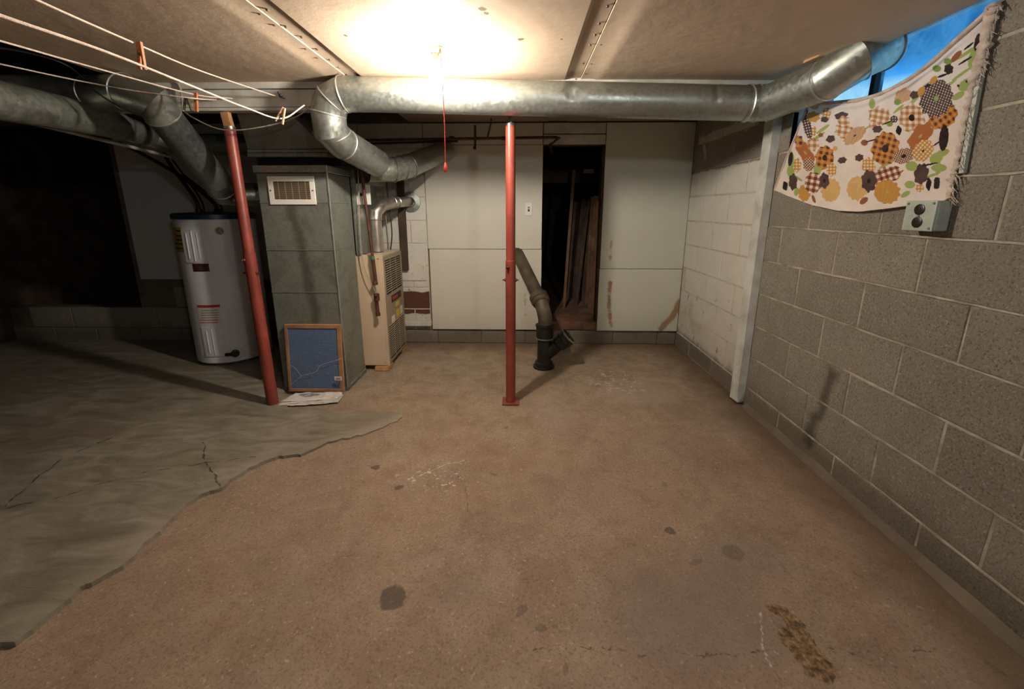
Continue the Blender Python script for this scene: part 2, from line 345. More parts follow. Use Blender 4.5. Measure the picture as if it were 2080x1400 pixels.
M['galvc'] = m_galv('grey_green_galvanized_sheet', (126, 130, 124), (104, 108, 103), .5, .3, 90., (80, 76, 66))
M['galvcol'] = m_galv('grey_green_stained_sheet', (136, 140, 132), (108, 113, 105), .45, .4, 90., (84, 84, 70), True)
M['alu'] = m_galv('bright_aluminium_flue', (208, 200, 192), (176, 168, 160), .3, .9, 40.)
M['rim'] = simple('bright_sheet_metal_edge', (206, 208, 202), (176, 178, 170), 20., .35, .8)
M['iron'] = simple('black_cast_iron', (34, 31, 27), (20, 18, 16), 12., .48, .1, bs=.4, bscale=40.); M['irond'] = simple('dusty_brown_cast_iron', (92, 80, 62), (58, 49, 38), 8., .6, .1, bs=.4, bscale=40.)
M['rust'] = simple('brown_iron_pipe', (104, 62, 48), (70, 42, 34), 20., .55, .3, bs=.3); M['black'] = simple('black_rubber', (22, 21, 22), (14, 14, 15), 10., .5)
M['copperd'] = simple('dark_copper', (84, 50, 36), (44, 30, 24), 16., .5, .5)
M['tank'] = simple('white_enamel', (214, 214, 218), (204, 204, 208), 3., .32); M['navy'] = simple('dark_blue_plastic', (16, 52, 74), (10, 40, 60), 5., .35)
M['beige'] = simple('beige_enamel', (198, 178, 152), (190, 170, 144), 3., .42); M['beiged'] = simple('taupe_enamel', (150, 134, 112), (142, 126, 106), 3., .45)
M['dark'] = simple('black_void', (8, 8, 8), (5, 5, 5), 3., .9); M['white'] = simple('white_plastic', (226, 224, 216), (216, 214, 206), 4., .4)
M['card'] = simple('cardboard', (170, 128, 88), (146, 104, 70), 10., .8, bs=.2)
M['yellow'] = simple('yellow_label', (214, 184, 50), (200, 168, 40), 8., .5); M['yellowd'] = simple('energy_label_yellow', (176, 150, 40), (160, 134, 34), 8., .5)
M['redlab'] = simple('red_print', (190, 50, 44), (178, 42, 38), 8., .5); M['ink'] = simple('dark_print', (40, 36, 34), (30, 28, 28), 8., .6); M['grey'] = simple('grey_print', (150, 150, 148), (130, 130, 128), 20., .6)
M['label'] = simple('paper_label', (216, 212, 204), (204, 200, 192), 10., .6); M['brownlab'] = simple('dark_brown_label', (72, 34, 26), (44, 26, 22), 12., .4)
M['rope'] = simple('white_cotton_rope', (226, 206, 190), (206, 184, 168), 60., .85, bs=.6, bscale=400.); M['cable'] = simple('grey_cable', (164, 152, 138), (140, 130, 118), 30., .6)
M['pin'] = simple('orange_wood_peg', (206, 132, 84), (184, 108, 66), 30., .6); M['pinp'] = simple('pale_wood_peg', (214, 176, 146), (190, 150, 120), 30., .6); M['steel'] = simple('steel_wire', (170, 168, 160), (130, 128, 122), 30., .35, .9)
M['cord'] = simple('red_pull_string', (216, 84, 78), (200, 66, 62), 30., .6); M['boxst'] = m_galv('outlet_box_steel', (176, 184, 172), (150, 158, 148), .45, .4, 60.)
M['brownplug'] = simple('dark_brown_bakelite', (36, 24, 18), (26, 18, 14), 10., .35); M['dirt'] = simple('bare_dirt', (112, 84, 66), (76, 56, 44), 9., .95, bs=.9, bscale=30.)
M['porc'] = simple('tan_porcelain', (196, 150, 112), (180, 134, 98), 8., .4); M['shard'] = simple('tan_foam', (206, 172, 136), (186, 150, 116), 20., .9)
M['linen'] = simple('frayed_linen', (206, 192, 180), (178, 160, 146), 30., .95, bs=.8, bscale=150.)
M['green'] = simple('green_tape', (60, 130, 90), (40, 100, 70), 20., .5)

# ------------------------------------------------------------------ the room shell
YB, XR, ZC = 3.65, 1.457, 1.925          # far wall, right wall, ceiling board
# floor: a gently uneven slab with real pits
def floor_mesh():
    x0, x1, y0, y1, st = -5.0, 1.5, -2.3, 3.7, .03
    nx = int((x1-x0)/st)+1; ny = int((y1-y0)/st)+1
    pits = [(at(797, 1210, Z=0), .05, .006), (at(1362, 1079, Z=0), .03, .004), (at(1490, 1120, Z=0), .045, .003)]
    v = []; f = []
    for j in range(ny):
        for i in range(nx):
            x = x0+i*st; y = y0+j*st
            z = -.0035 + .003*noise.noise((x*.9, y*.9, 0)) + .0012*noise.noise((x*4, y*4, 3))
            for c, r, d in pits: z -= d*max(0, 1-((x-c.x)**2+(y-c.y)**2)/r**2)
            v.append((x, y, min(z, -.0003)))
    for j in range(ny-1):
        for i in range(nx-1):
            a = j*nx+i; f.append((a, a+1, a+nx+1, a+nx))
    me = bpy.data.meshes.new('floor'); me.from_pydata(v, [], f); return me
fl = link('floor', floor_mesh(), M['floor'], None, True); fl['kind'] = 'structure'
struct_ = lambda o: setp(o, kind='structure')
struct_(box(-5.1, 1.7, -2.4, 6.2, -.4, -.12).build('light_seal_slab', M['core']))  # unseen slab added underneath to stop sky light leaking through the floor gaps
# grey skim coat with its broken, wavy lip
def overlay():
    pts = [Vector((-4.85, .25, 0)), Vector((-2.6, .3, 0)), Vector((-1.9, .62, 0))]+[at(x, y, Z=0) for x, y in EDGE]
    dense = []
    for a, b in zip(pts, pts[1:]):
        n = max(2, int((b-a).length/.012))
        for k in range(n):
            q = a.lerp(b, k/n); s = noise.noise((q.x*22, q.y*22, 5))*.016 + noise.noise((q.x*60, q.y*60, 8))*.007 + noise.noise((q.x*6, q.y*6, 2))*.012
            d = (b-a).normalized(); dense.append(q+Vector((-d.y, d.x, 0))*s)
    dense += [at(818, 840, Z=0), at(760, 836, Z=0), at(690, 838, Z=0), at(640, 832, Z=0), at(585, 832, Z=0), Vector((-1.66, 2.6, 0)), Vector((-1.8, 3.2, 0)), Vector((-1.9, 3.64, 0)), Vector((-4.85, 3.64, 0))]
    tip = at(820, 845, Z=0)
    def h(q): return .003+.011*min(1, max(0, ((q-tip).length-.05)/.7))
    bm = bmesh.new(); top = [bm.verts.new((q.x, q.y, h(q)*.8)) for q in dense]; f = bm.faces.new(top)
    bot = [bm.verts.new((q.x, q.y, -.005)) for q in dense]; n = len(dense)
    for i in range(n): bm.faces.new((top[i], bot[i], bot[(i+1) % n], top[(i+1) % n]))
    r = bmesh.ops.inset_region(bm, faces=[f], thickness=.012, use_even_offset=False)
    for v_ in f.verts: v_.co.z = h(v_.co)
    bmesh.ops.triangulate(bm, faces=bm.faces[:]); bmesh.ops.recalc_face_normals(bm, faces=bm.faces[:])
    me = bpy.data.meshes.new('skim_coat'); bm.to_mesh(me); bm.free(); return me
ov = link('skim_coat', overlay(), M['overlay'], fl)
ov['label'] = 'raised grey skim of concrete with a wavy broken edge'
# concrete blocks --------------------------------------------------
_bc = {}
def block_mesh(L, H, m, var):
    k = (round(L, 3), round(H, 3), m.name, var)
    if k in _bc: return _bc[k]
    rnd = random.Random(hash((round(L*1000), round(H*1000), var)) & 0xffff)
    b = .0028; T = .03; v = []
    j = lambda a: a*rnd.uniform(-1, 1)
    # local frame: x along the wall, y depth (0 = face, + into the wall), z up
    outer = [(0, 0), (L, 0), (L, H), (0, H)]
    v += [(x, T, z) for x, z in outer]; v += [(x, b*1.1, z) for x, z in outer]
    inner = [(b+abs(j(.003)), b+abs(j(.003))), (L-b-abs(j(.003)), b+abs(j(.003))), (L-b-abs(j(.003)), H-b-abs(j(.003))), (b+abs(j(.003)), H-b-abs(j(.003)))]
    v += [(x, j(.0012), z) for x, z in inner]
    f = []
    for r in (0, 4):
        for i in range(4): f.append((r+i, r+(i+1) % 4, r+4+(i+1) % 4, r+4+i))
    f += [(8, 9, 10, 11), (3, 2, 1, 0)]
    me = bpy.data.meshes.new('block'); me.from_pydata(v, [], f); me.materials.append(m)
    bm = bmesh.new(); bm.from_mesh(me); bmesh.ops.recalc_face_normals(bm, faces=bm.faces); bm.to_mesh(me); bm.free()
    _bc[k] = me; return me
def courses(): return [(.0, .122)]+[(.13+.203*k, .13+.203*k+.195) for k in range(9)]
def struct(o): o['kind'] = 'structure'; return o
# right wall: core with the window hole, then blocks
WY0, WY1, WZ0 = 1.44, 2.36, 1.551
core = MB(); xa, xb = XR+.0035, XR+.2
core.box(xa, xb, -2.3, WY0, -.1, 2.2).box(xa, xb, WY1, 3.9, -.1, 2.2).box(xa, xb, WY0, WY1, -.1, WZ0-.004).box(xa, xb, WY0, WY1, 1.957, 2.2)
wr = struct(core.build('wall_right', M['mortar']))
def lay_right():
    n = 0
    for ci, (z0, z1) in enumerate(courses()):
        ph = 1.705 if ci in (0, 2, 4, 6, 8) else 1.911
        ph += (.008 if ci % 3 == 1 else -.006)
        y = ph-.413*10
        while y < YB-.02:
            a = y+.004; b = y+.413-.004; y += .413
            a = max(a, -2.0); b = min(b, YB-.003)
            segs = [(a, b)]
            if z0 > WZ0-.02:
                segs = []
                if a < WY0: segs.append((a, min(b, WY0)))
                if b > WY1: segs.append((max(a, WY1), b))
            for p, q in segs:
                if q-p < .02: continue
                me = block_mesh(q-p, z1-z0, M['block'], n % 4 if q-p > .39 else 0)
                o = bpy.data.objects.new('block', me); C.objects.link(o); o.parent = wr
                o.location = (XR+.0008*(n*7 % 5-2), q, z0); o.rotation_euler = (0, 0, -PI/2); n += 1
lay_right()
# ribbons of mortar squeezed out of the bed joints
def ribbon(parent, fn, m, name='mortar_bead'):
    mb = MB(); P = fn(); mb.tube(P, [.0045+.0022*noise.noise((q[1]*11, q[2]*9, 3))+.0012*noise.noise((q[1]*40, q[2], 5)) for q in P], 5); o = mb.build(name, m, parent, True); return o
for k in range(9):
    z = .13+.203*k-.004
    if z < WZ0-.05:
        ribbon(wr, lambda: [(XR+.002+.002*noise.noise((y_*9, z*7, 0)), y_, z+.004*noise.noise((y_*6, z*5, 1))+.0015*noise.noise((y_*30, z*5, 1))) for y_ in np.arange(-1.4, 2.43, .012)], M['mortar'])
        if z < 1.5: ribbon(wr, lambda: [(XR+.002, y_, z+.002*noise.noise((y_*6, z*5, 1))) for y_ in np.arange(2.5, 3.64, .03)], M['mortarw'])
box(XR+.0015, XR+.02, 2.5, 3.64, .13, 1.54).build('painted_joint', M['mortarw'], wr)
# fillet of cement where the right wall meets the floor
mb = MB(); ys = np.arange(-1.5, 2.43, .04); vv = []
for y_ in ys:
    wdt = .03+.012*noise.noise((y_*5, 0, 0)); vv += [(XR+.004, y_, .028+.01*noise.noise((y_*7, 2, 0))), (XR-wdt*.4, y_, .012), (XR-wdt, y_, -.003)]
mb.add(vv, [(3*i+k, 3*i+k+1, 3*i+k+4, 3*i+k+3) for i in range(len(ys)-1) for k in (0, 1)])
trim = struct(mb.build('trim_1', M['core'], None, True)); trim['label'] = 'rough cement fillet along the foot of the right wall'
# far wall core with door hole and the dark hole at the left
DX0, DX1, DZ0, DZ1 = .19, .71, .14, 1.78
HX1, HZ0 = -3.6, .32
core = MB(); ya, yb = YB+.006, YB+.14
core.box(-3.6, DX0, ya, yb, -.1, 2.2).box(DX1, XR+.2, ya, yb, -.1, 2.2).box(DX0, DX1, ya, yb, -.1, DZ0).box(DX0, DX1, ya, yb, DZ1, 2.2).box(-5.1, -3.6, ya, yb, -.1, HZ0).box(-5.1, -3.6, ya, yb, 1.95, 2.2)
wb = struct(core.build('wall_back', M['core']))
def put_block(x0, x1, z0, z1, m, n):
    me = block_mesh(x1-x0, z1-z0, m, n % 4); o = bpy.data.objects.new('block', me); C.objects.link(o); o.parent = wb
    o.location = (x0, YB+.0006*(n*5 % 5-2), z0)
n = 0
for ci, (z0, z1) in enumerate(courses()):
    x = -5.0+(.09 if ci % 2 == 0 else .295)
    while x < XR:
        a, b = x+.004, x+.409; x += .413; n += 1
        b = min(b, XR-.002)
        if b-a < .03: continue
        if ci == 0: put_block(a, b, z0, z1, M['block'], n)
        elif b <= -1.7 and ci < 3 and not (a < HX1 and z1 > HZ0+.02): put_block(a, b, z0, z1, M['block'], n)
        elif ci >= 1 and a > -1.95 and a < -.85: put_block(a, min(b, -.845), z0, z1, M['blockb'], n)
box(-1.95, -.84, YB+.0015, YB+.02, .13, 1.95).build('painted_joint', M['mortarw'], wb)
# boards over the far wall
def board(x0, x1, z0, z1, m, t=.02, y=None, name='wall_panel', bev=.0015):
    y = YB-.002 if y is None else y
    return box(x0, x1, y-t, y, z0, z1).build(name, m, wb, False, bev)
# left panel: upper sheet, lower sheet with the notch for the drain pipe, header strip
board(-.832, .185, .892, 1.772, M['panel'], .022)
mb = MB(); y0, y1 = YB-.024, YB-.002
mb.box(-.822, -.045, y0, y1, .14, .888).box(-.045, .012, y0, y1, .14, .80).box(.012, .188, y0, y1, .14, .888)
mb.build('wall_panel', M['panel'], wb, False, .001)
board(-.832, .183, 1.776, 1.945, M['panel'], .018, name='header_board')
board(.715, 1.452, .718, 1.945, M['panelr'], .024); board(.712, 1.450, .135, .714, M['panelr'], .026)
board(.19, .71, 1.86, 1.945, M['whitewood'], .018, name='header_board'); board(.19, .71, 1.775, 1.852, M['whitewood'], .024, name='header_board')
board(-3.53, -1.7, .605, 1.95, M['panelh'], .02)
# timber sill of the opening, side post inside it, ledge board near the furnace
box(.19, .71, YB-.01, YB+.25, .14, .215).build('door_sill', M['brownwood'], wb, False, .004)
box(.698, .712, YB, YB+.1, .215, 1.775).build('door_jamb', M['joist'], wb, False, .003)
box(-1.25, -.83, YB-.05, YB, .175, .215).build('ledge_board', M['whitewood'], wb, False, .003)
# little access hatch painted over, at the right of the furnace
c0 = at(815, 570, Y=3.64); c1 = at(864, 519, Y=3.64)
hb = box(c0.x, c1.x, YB-.01, YB-.001, c0.z, c1.z).build('access_hatch', M['blockb'], wb, False, .002)
box(c1.x-.035, c1.x-.02, YB-.018, YB-.009, (c0.z+c1.z)/2-.01, (c0.z+c1.z)/2+.02).build('latch', M['mortarw'], hb, False, .001)
# other walls, decks and the dark space behind
struct(box(-5.1, -4.9, -2.4, 6.2, -.1, 2.2).build('wall_left', M['joist'])); struct(box(-5.1, 1.7, -2.4, -2.2, -.1, 2.2).build('wall_front', M['block']))  # left wall coloured dark to imitate the unlit side of the room
struct(box(-5.1, 1.7, 6.0, 6.2, -.1, 2.2).build('wall_far', M['joist'])); struct(box(1.3, 1.5, YB+.15, 6.0, -.1, 2.2).build('wall_side', M['joist']))
mb = MB(); xs = np.arange(-5, 1.4, .12); ysd = np.arange(YB+.14, 6.05, .12); nx = len(xs)
mb.add([(x, y, .10+.10*min(1, max(0, (x-.15)/.4))+.04*noise.noise((x*2, y*2, 0))+.03*noise.noise((x*9, y*9, 0))+max(0, y-3.9)*.12) for y in ysd for x in xs], [(j*nx+i, j*nx+i+1, (j+1)*nx+i+1, (j+1)*nx+i) for j in range(len(ysd)-1) for i in range(nx-1)])
struct(mb.build('floor.001', M['dirt'], None, True))
# ceiling: deck above, sheets below with tapered, slightly dipped edges
ce = struct(box(-5.1, 1.7, -2.4, 6.2, 2.2, 2.3).build('ceiling', M['joist']))
def sheet(x0, x1, y0, y1, zf, m, taperL=0, taperR=0, name='ceiling_panel', ragged=False):
    xs = [x0, x0+.002, x0+.07, x0+.085]+list(np.linspace(x0+.12, x1-.12, 8))+[x1-.085, x1-.07, x1-.002, x1]
    ys = np.arange(y0, y1+.001, .06) if ragged else np.linspace(y0, y1, 16); v = []; f = []; t = .013
    for y in ys:
        for i, x in enumerate(xs):
            z = zf(x, y); xx = x
            if i <= 2: z += taperL
            if i >= len(xs)-3: z += taperR
            if ragged and x > x1-.1: xx = x+.022*noise.noise((y*9, 0, 0))+.012*noise.noise((y*31, 4, 0))-(.02 if i < len(xs)-1 else 0)*0
            v.append((xx, y, z))
    nx = len(xs); N = len(v); v += [(a, b, c+t) for a, b, c in v]
    ny = len(ys)
    for j in range(ny-1):
        for i in range(nx-1):
            a = j*nx+i; f.append((a, a+1, a+nx+1, a+nx)); f.append((N+a, N+a+nx, N+a+nx+1, N+a+1))
    ring = [i for i in range(nx)]+[(j*nx+nx-1) for j in range(1, ny)]+[(ny-1)*nx+i for i in range(nx-2, -1, -1)]+[j*nx for j in range(ny-2, 0, -1)]
    for a, b in zip(ring, ring[1:]+ring[:1]): f.append((a, b, b+N, a+N))
    me = bpy.data.meshes.new(name); me.from_pydata(v, [], f)
    bm = bmesh.new(); bm.from_mesh(me); bmesh.ops.recalc_face_normals(bm, faces=bm.faces); bm.to_mesh(me); bm.free()
    o = link(name, me, m, ce, True); me.set_sharp_from_angle(angle=math.radians(30)); return o
wav = lambda x, y: .004*noise.noise((x*1.2, y*1.2, 4))
sheet(-2.17, -.933, -2.2, 2.44, lambda x, y: ZC+wav(x, y), M['ceil'], 0, .004); sheet(-.93, .318, -2.2, 2.44, lambda x, y: ZC+wav(x, y), M['ceil'], .009, .009)
sheet(.322, 1.43, -2.2, 2.44, lambda x, y: ZC+wav(x, y)-.055*max(0, (x-.5)/.95)**1.6*min(1, max(.12, (2.5-y)/.55)), M['ceil'], .004, 0, ragged=True)
sheet(-.95, .3, 2.52, 3.64, lambda x, y: 1.957+wav(x, y), M['ceilb'], .003, .003); sheet(.303, 1.45, 2.52, 3.64, lambda x, y: 1.957+wav(x, y), M['ceilb'], .003, 0)
for sx in (-.933, .32):       # nail heads along the seams
    mb = MB()
    for k in range(16):
        y = .7+k*.115+.03*noise.noise((k*3.3, sx, 0)); 
        for d in (-.02, .022):
            if random.random() < .75: mb.lathe((sx+d+random.uniform(-.006, .006), y+random.uniform(-.02, .02), ZC+(.004 if d < 0 else .006)), [(.0045, -.003), (.006, .002)], 7)
    o = mb.build('nail_heads', M['irond'], ce); o['kind'] = 'stuff'
for k in range(9):            # joists over the uncovered left part
    x = -4.8+k*.406
    yA = -2.2 if x < -2.2 else 2.52
    box(x, x+.04, yA, 3.64, 2.0, 2.2).build('joist', M['joist'], ce, False, .002)

# window in the right wall ------------------------------------------
g = G('dusty_blue_window_film'); p = g.pos(); d = g.noise(p, 12., 6., .7, .6)
tr = g.n('ShaderNodeBsdfTransparent'); tl = g.n('ShaderNodeBsdfTranslucent'); mx = g.n('ShaderNodeMixShader')
g.put(tr.inputs[0], g.ramp(d, [(.35, (222, 240, 255)), (.7, (250, 253, 255))])); tl.inputs[0].default_value = (.25, .55, .9, 1); g.put(mx.inputs[0], g.ramp(d, [(.4, .08), (.7, .5)]))
g.t.links.new(tr.outputs[0], mx.inputs[1]); g.t.links.new(tl.outputs[0], mx.inputs[2]); g.t.links.new(mx.outputs[0], g.out.inputs[0]); M['pane'] = g.m
M['frame'] = simple('dark_steel_window_frame', (34, 44, 52), (24, 32, 40), 10., .5, .3)
wf = struct(MB().box(1.585, 1.625, WY0, WY0+.03, WZ0, 1.957).box(1.585, 1.625, WY1-.03, WY1, WZ0, 1.957).box(1.585, 1.625, WY0, WY1, WZ0, WZ0+.03).box(1.585, 1.625, WY0, WY1, 1.950, 1.957).build('window_1', M['frame'], None, False, .002))
my = at(1786, 140, X=1.6).y
MB().box(1.58, 1.62, my-.012, my+.012, WZ0+.03, 1.950).build('mullion', M['frame'], wf, False, .002)
box(1.603, 1.606, WY0+.03, my-.012, WZ0+.03, 1.950).build('pane', M['pane'], wf); box(1.603, 1.606, my+.012, WY1-.03, WZ0+.03, 1.950).build('pane', M['pane'], wf)
# ------------------------------------------------------------------ timber beam
bt = thing('ceiling_beam', 'long white-painted timber beam across the ceiling behind the big round duct', 'beam', (0, 2.46, 1.78))
box(-2.75, 1.452, 2.41, 2.50, 1.893, 1.937).build('top_board', M['whitewood'], bt, False, .003)
box(-2.75, 1.452, 2.42, 2.50, 1.80, 1.890).build('main_board', M['whitewood'], bt, False, .003)
box(-2.75, 1.452, 2.425, 2.49, 1.783, 1.799).build('bottom_strip', M['whitewood'], bt, False, .002)
# posts
def post(base, top, label, r0, r1, zs, side):
    base = Vector(base); top = Vector(top)
    t = thing('steel_post', label, 'post', base, 'red steel jack posts under the beam')
    ax = (top-base).normalized(); P = lambda z: base+(top-base)*(z/top.z)
    MB().box(base.x-.055, base.x+.055, base.y-.055, base.y+.055, .0005, .006).build('base_plate', M['rust'] if side else M['red'], t, False, .001)
    MB().tube([P(.006), P(zs)], r0, 32).build('lower_tube', M['red'], t, True, .002); MB().tube([P(zs-.02), P(top.z)], r1, 32).build('upper_tube', M['red'], t, True, .002)
    MB().lathe(P(top.z), [(r1+.001, -.012), (r1+.001, .002), (.012, .004)], 28, ax).build('rim', M['steel'], t, True)
    for z, a in ((zs-.04, -.5), (zs-.12, -PI/2+.1), (zs-.12, PI/2-.2)):
        d = Vector((math.sin(a), -math.cos(a), 0)); b = MB(); b.lathe(P(z)+d*(r0-.003), [(.010, 0), (.010, .009), (.005, .011), (.005, .022)], 8, d); b.build('bolt', M['rust'], t)
    return t, P
pc, P = post((-.061, 2.455, 0), (-.061, 2.455, 1.712), 'upright red steel post in the middle of the room with a screw jack top', .0315, .0285, .935, 0)
MB().tube([(-.061, 2.455, 1.71), (-.061, 2.455, 1.775)], .011, 12).build('jack_screw', M['steel'], pc, True); box(-.11, -.012, 2.42, 2.50, 1.7745, 1.7825).build('top_plate', M['red'], pc, False, .001)
pl, P = post((-1.60, 2.37, 0), (-1.683, 2.455, 1.70), 'leaning red steel post beside the water heater with a wooden shim on top', .034, .030, .98, 1)
MB().obox((-1.683, 2.455, 1.70), (-1.694, 2.455, 1.782), .045, .03, (0, 1, 0)).build('wood_shim', M['wood'], pl, False, .002)
# white 2x4 upright at the right wall
wpst = thing('timber_upright', 'white-painted timber upright standing against the right block wall under the beam', 'post', (1.43, 2.48, 0))
mb = MB(); zz = np.linspace(.012, 1.783, 30); v = []
for z in zz:
    j = .0015*noise.noise((z*6, 0, 0)); k = .012*max(0, .06-z)/.06
    v += [(1.405+j+k, 2.445, z), (1.455, 2.445+k, z), (1.455, 2.53, z), (1.405+j, 2.53, z)]
f = [(4*i+a, 4*i+(a+1) % 4, 4*i+4+(a+1) % 4, 4*i+4+a) for i in range(29) for a in range(4)]+[(3, 2, 1, 0), (116, 117, 118, 119)]
mb.add(v, f).build('timber', M['postwood'], wpst, False, .002); box(1.408, 1.453, 2.45, 2.525, .0005, .014).build('shim', M['joist'], wpst)

# ------------------------------------------------------------------ ducts
def run(parent, pts, rad, cuts, seg=36, capends=(False, True)):
    """one mitred sweep, cut into parts at the given path indices: cuts = [(name, i0, i1, material)]"""
    full = MB().tube(pts, rad, seg, False); ring = [full.v[i*seg:(i+1)*seg] for i in range(len(pts))]
    for name, i0, i1, m in cuts:
        q = MB(); q.v = [p for i in range(i0, i1+1) for p in ring[i]]
        q.f = [(i*seg+k, i*seg+(k+1) % seg, (i+1)*seg+(k+1) % seg, (i+1)*seg+k) for i in range(i1-i0) for k in range(seg)]
        if i1 == len(pts)-1 and capends[1]: q.f.append(tuple((i1-i0)*seg+k for k in range(seg)))
        q.build(name, M[m], parent, True)
def duct(label, paths, rings=(), loc=None, mat_='galv', r=.088, name='round_duct', group=None):
    t = thing(name, label, 'duct', loc or paths[0][1][0])
    for part, pts, rad in paths: MB().tube(pts, rad, 32, True).build(part, M[mat_], t, True)
    for c, ax, rad in rings: 
        MB().lathe(c, [(rad, -.004), (rad+.004, -.0015), (rad+.004, .0015), (rad, .004)], 32, ax, False).build('seam_ring', M['rim'] if mat_ == 'galv' else M['galv'], t, True)
    return t
# main run with its end elbows
x0, x1 = -.90, 1.20
ZL, ZR = 1.838, 1.782
zl = lambda x: ZL+(x-x0)*(ZR-ZL)/(x1-x0)
R = .086
main = thing('main_duct', 'long galvanized round duct running across the room in front of the beam', 'duct', (0, 2.325, 1.8))
def dented_pipe():
    xs = np.linspace(x0+.02, x1-.02, 150); seg = 56; v = []; f = []
    dx = .42+.0
    for x in xs:
        for k in range(seg):
            a = 2*PI*k/seg; rr = R
            cy_, cz_ = -math.cos(a), math.sin(a)      # a = 0 faces the camera
            for xd, ad, wx, wa, dp in ((at(1160, 190, Y=2.24).x, .15, .02, .5, .010), (at(1175, 200, Y=2.24).x, -.1, .03, .25, .006), (at(1458, 190, Y=2.24).x, .3, .012, .8, .006)):
                da = (a-ad+PI) % (2*PI)-PI
                rr -= dp*math.exp(-((x-xd)/wx)**2-(da/wa)**2)
            rr += .0008*noise.noise((x*6, a*2, 0))
            v.append((x, 2.325+cy_*rr, zl(x)+cz_*rr))
    for i in range(len(xs)-1):
        for k in range(seg):
            a = i*seg+k; b = i*seg+(k+1) % seg; f.append((a, b, b+seg, a+seg))
    m_ = MB(); m_.add(v, f); return m_
dented_pipe().build('long_pipe', M['galv'], main, True)
E = Vector((x0, 2.325, ZL))
# left elbow, three gores, then the drop
A0 = Vector((x0+.03, 2.325, zl(x0+.03))); A1 = Vector((-.945, 2.325, ZL+.0)); A2 = Vector((-1.012, 2.33, 1.812)); A3 = Vector((-1.045, 2.335, 1.745)); A4 = Vector((-1.048, 2.35, 1.66)); A5 = Vector((-1.035, 2.44, 1.615)); A6 = at(772, 335, Y=2.80)
run(main, [A0, A1, A2, A3, A4, A5, A5.lerp(A6, .93), A6], [R+.002, R+.002, R+.002, R+.002, R+.002, R+.001, R, R*.8], [('gored_elbow', 0, 3, 'galv'), ('drop_collar', 3, 5, 'galv'), ('branch_pipe', 5, 7, 'galv')], 44)
def ringat(c, d, par, rad=R, m='rim'):
    MB().lathe(c, [(rad+.0015, -.005), (rad+.006, -.0015), (rad+.006, .0015), (rad+.0015, .005)], 40, d, False).build('seam_ring', M[m], par, True)
ringat(A1, (A1-A0).normalized()+(A2-A1).normalized(), main, R*1.01); ringat(A2, (A2-A1).normalized()+(A3-A2).normalized(), main, R*1.02); ringat(A3, (A3-A2).normalized()+(A4-A3).normalized(), main, R*1.01)
ringat(A4.lerp(A5, .3), (A5-A4).normalized()+(A4-A3).normalized(), main, R*1.03); ringat(A5.lerp(A6, .08), A6-A5, main, R*.99)
# right end: collars, then the short run up to the window
B0 = Vector((x1-.03, 2.325, zl(x1-.03))); B1 = Vector((1.280, 2.29, 1.778)); B2 = at(1688, 158, X=1.335); B2 = Vector((1.335, 1.96, 1.796)); B3 = at(1742, 120, X=1.385); B4 = at(1790, 98, X=1.50)
run(main, [B0, Vector((1.235, 2.322, 1.781)), B1, B2, B3, B4], [R+.002]*6, [('coupling', 0, 2, 'galv'), ('window_pipe', 2, 3, 'galv'), ('gored_elbow', 3, 5, 'galv')], 44, (False, False))
for c, d in ((Vector((1.185, 2.325, zl(1.185))), (1, 0, 0)), (Vector((1.232, 2.324, 1.781)), (1, -.1, 0)), (B1, (.9, -.6, 0)), (B2, B2-B1), (B3, B3-B2+(B4-B3)), (B4, B4-B3)): ringat(c, Vector(d), main, R*1.01, 'rim')
# left ducts
L0 = Vector((-3.9, 2.2, 1.842)); L1 = at(190, 192, Y=2.30); L2 = at(256, 188, Y=2.24); L3 = at(312, 210, Y=2.24); L4 = at(437, 365, Y=2.66); L5 = at(458, 392, Y=2.86); L6 = Vector((-1.75, 3.05, 1.33))
dl = thing('elbowed_duct', 'galvanized round duct that bends down in front of the water heater top at the left', 'duct', L3)
run(dl, [L0, L1, L2, L3, L3.lerp(L4, .12), L3.lerp(L4, .13), L4, L5, L6], [.086, .087, .088, .088, .088, .084, .084, .084, .08], [('ceiling_run', 0, 1, 'galvd'), ('gored_elbow', 1, 3, 'galv'), ('sloping_pipe', 3, 6, 'galv'), ('lower_elbow', 6, 8, 'galv')])
ringat(L1, Vector((1, -.1, 0)), dl, .086); ringat(L2, (L3-L2).normalized()+(L2-L1).normalized(), dl, .088); ringat(L3.lerp(L4, .13), L4-L3, dl, .084, 'rim'); ringat(L4.lerp(L5, .5), L5-L4, dl, .084)
for k in (.05, .9): MB().lathe(L3.lerp(L4, k)+Vector((-.02, -.084, .0)), [(.004, .004), (.005, -.003)], 8, (0, 1, 0)).build('screw', M['rim'], dl)
Q0 = at(-60, 192, Y=1.75); Q1 = at(235, 252, Y=2.5); Q2 = at(300, 275, Y=2.85); Q3 = at(380, 303, Y=3.05)
da = thing('large_duct', 'big dusty round duct coming in from the left edge under the ceiling', 'duct', Q0)
MB().tube([Q0-(Q1-Q0)*.6, Q0, Q1], .084, 36, True).build('pipe', M['galvd'], da, True); MB().tube([Q1, Q2, Q3], .076, 32, False).build('inner_pipe', M['galvd'], da, True)
MB().lathe(Q1, [(.083, -.004), (.089, -.001), (.089, .003), (.074, .006)], 36, (Q1-Q0)+Vector((.3, 0, 0)), False).build('seam_ring', M['galvd'], da, True)
cdt = thing('conduit', 'thin pale conduit running under the big dusty duct at the left', 'pipe', at(150, 272, Y=2.4))
MB().tube([at(-60, 222, Y=1.8), at(100, 258, Y=2.2), at(345, 318, Y=3.0)], .011, 10).build('tube', M['whitewood'], cdt, True)
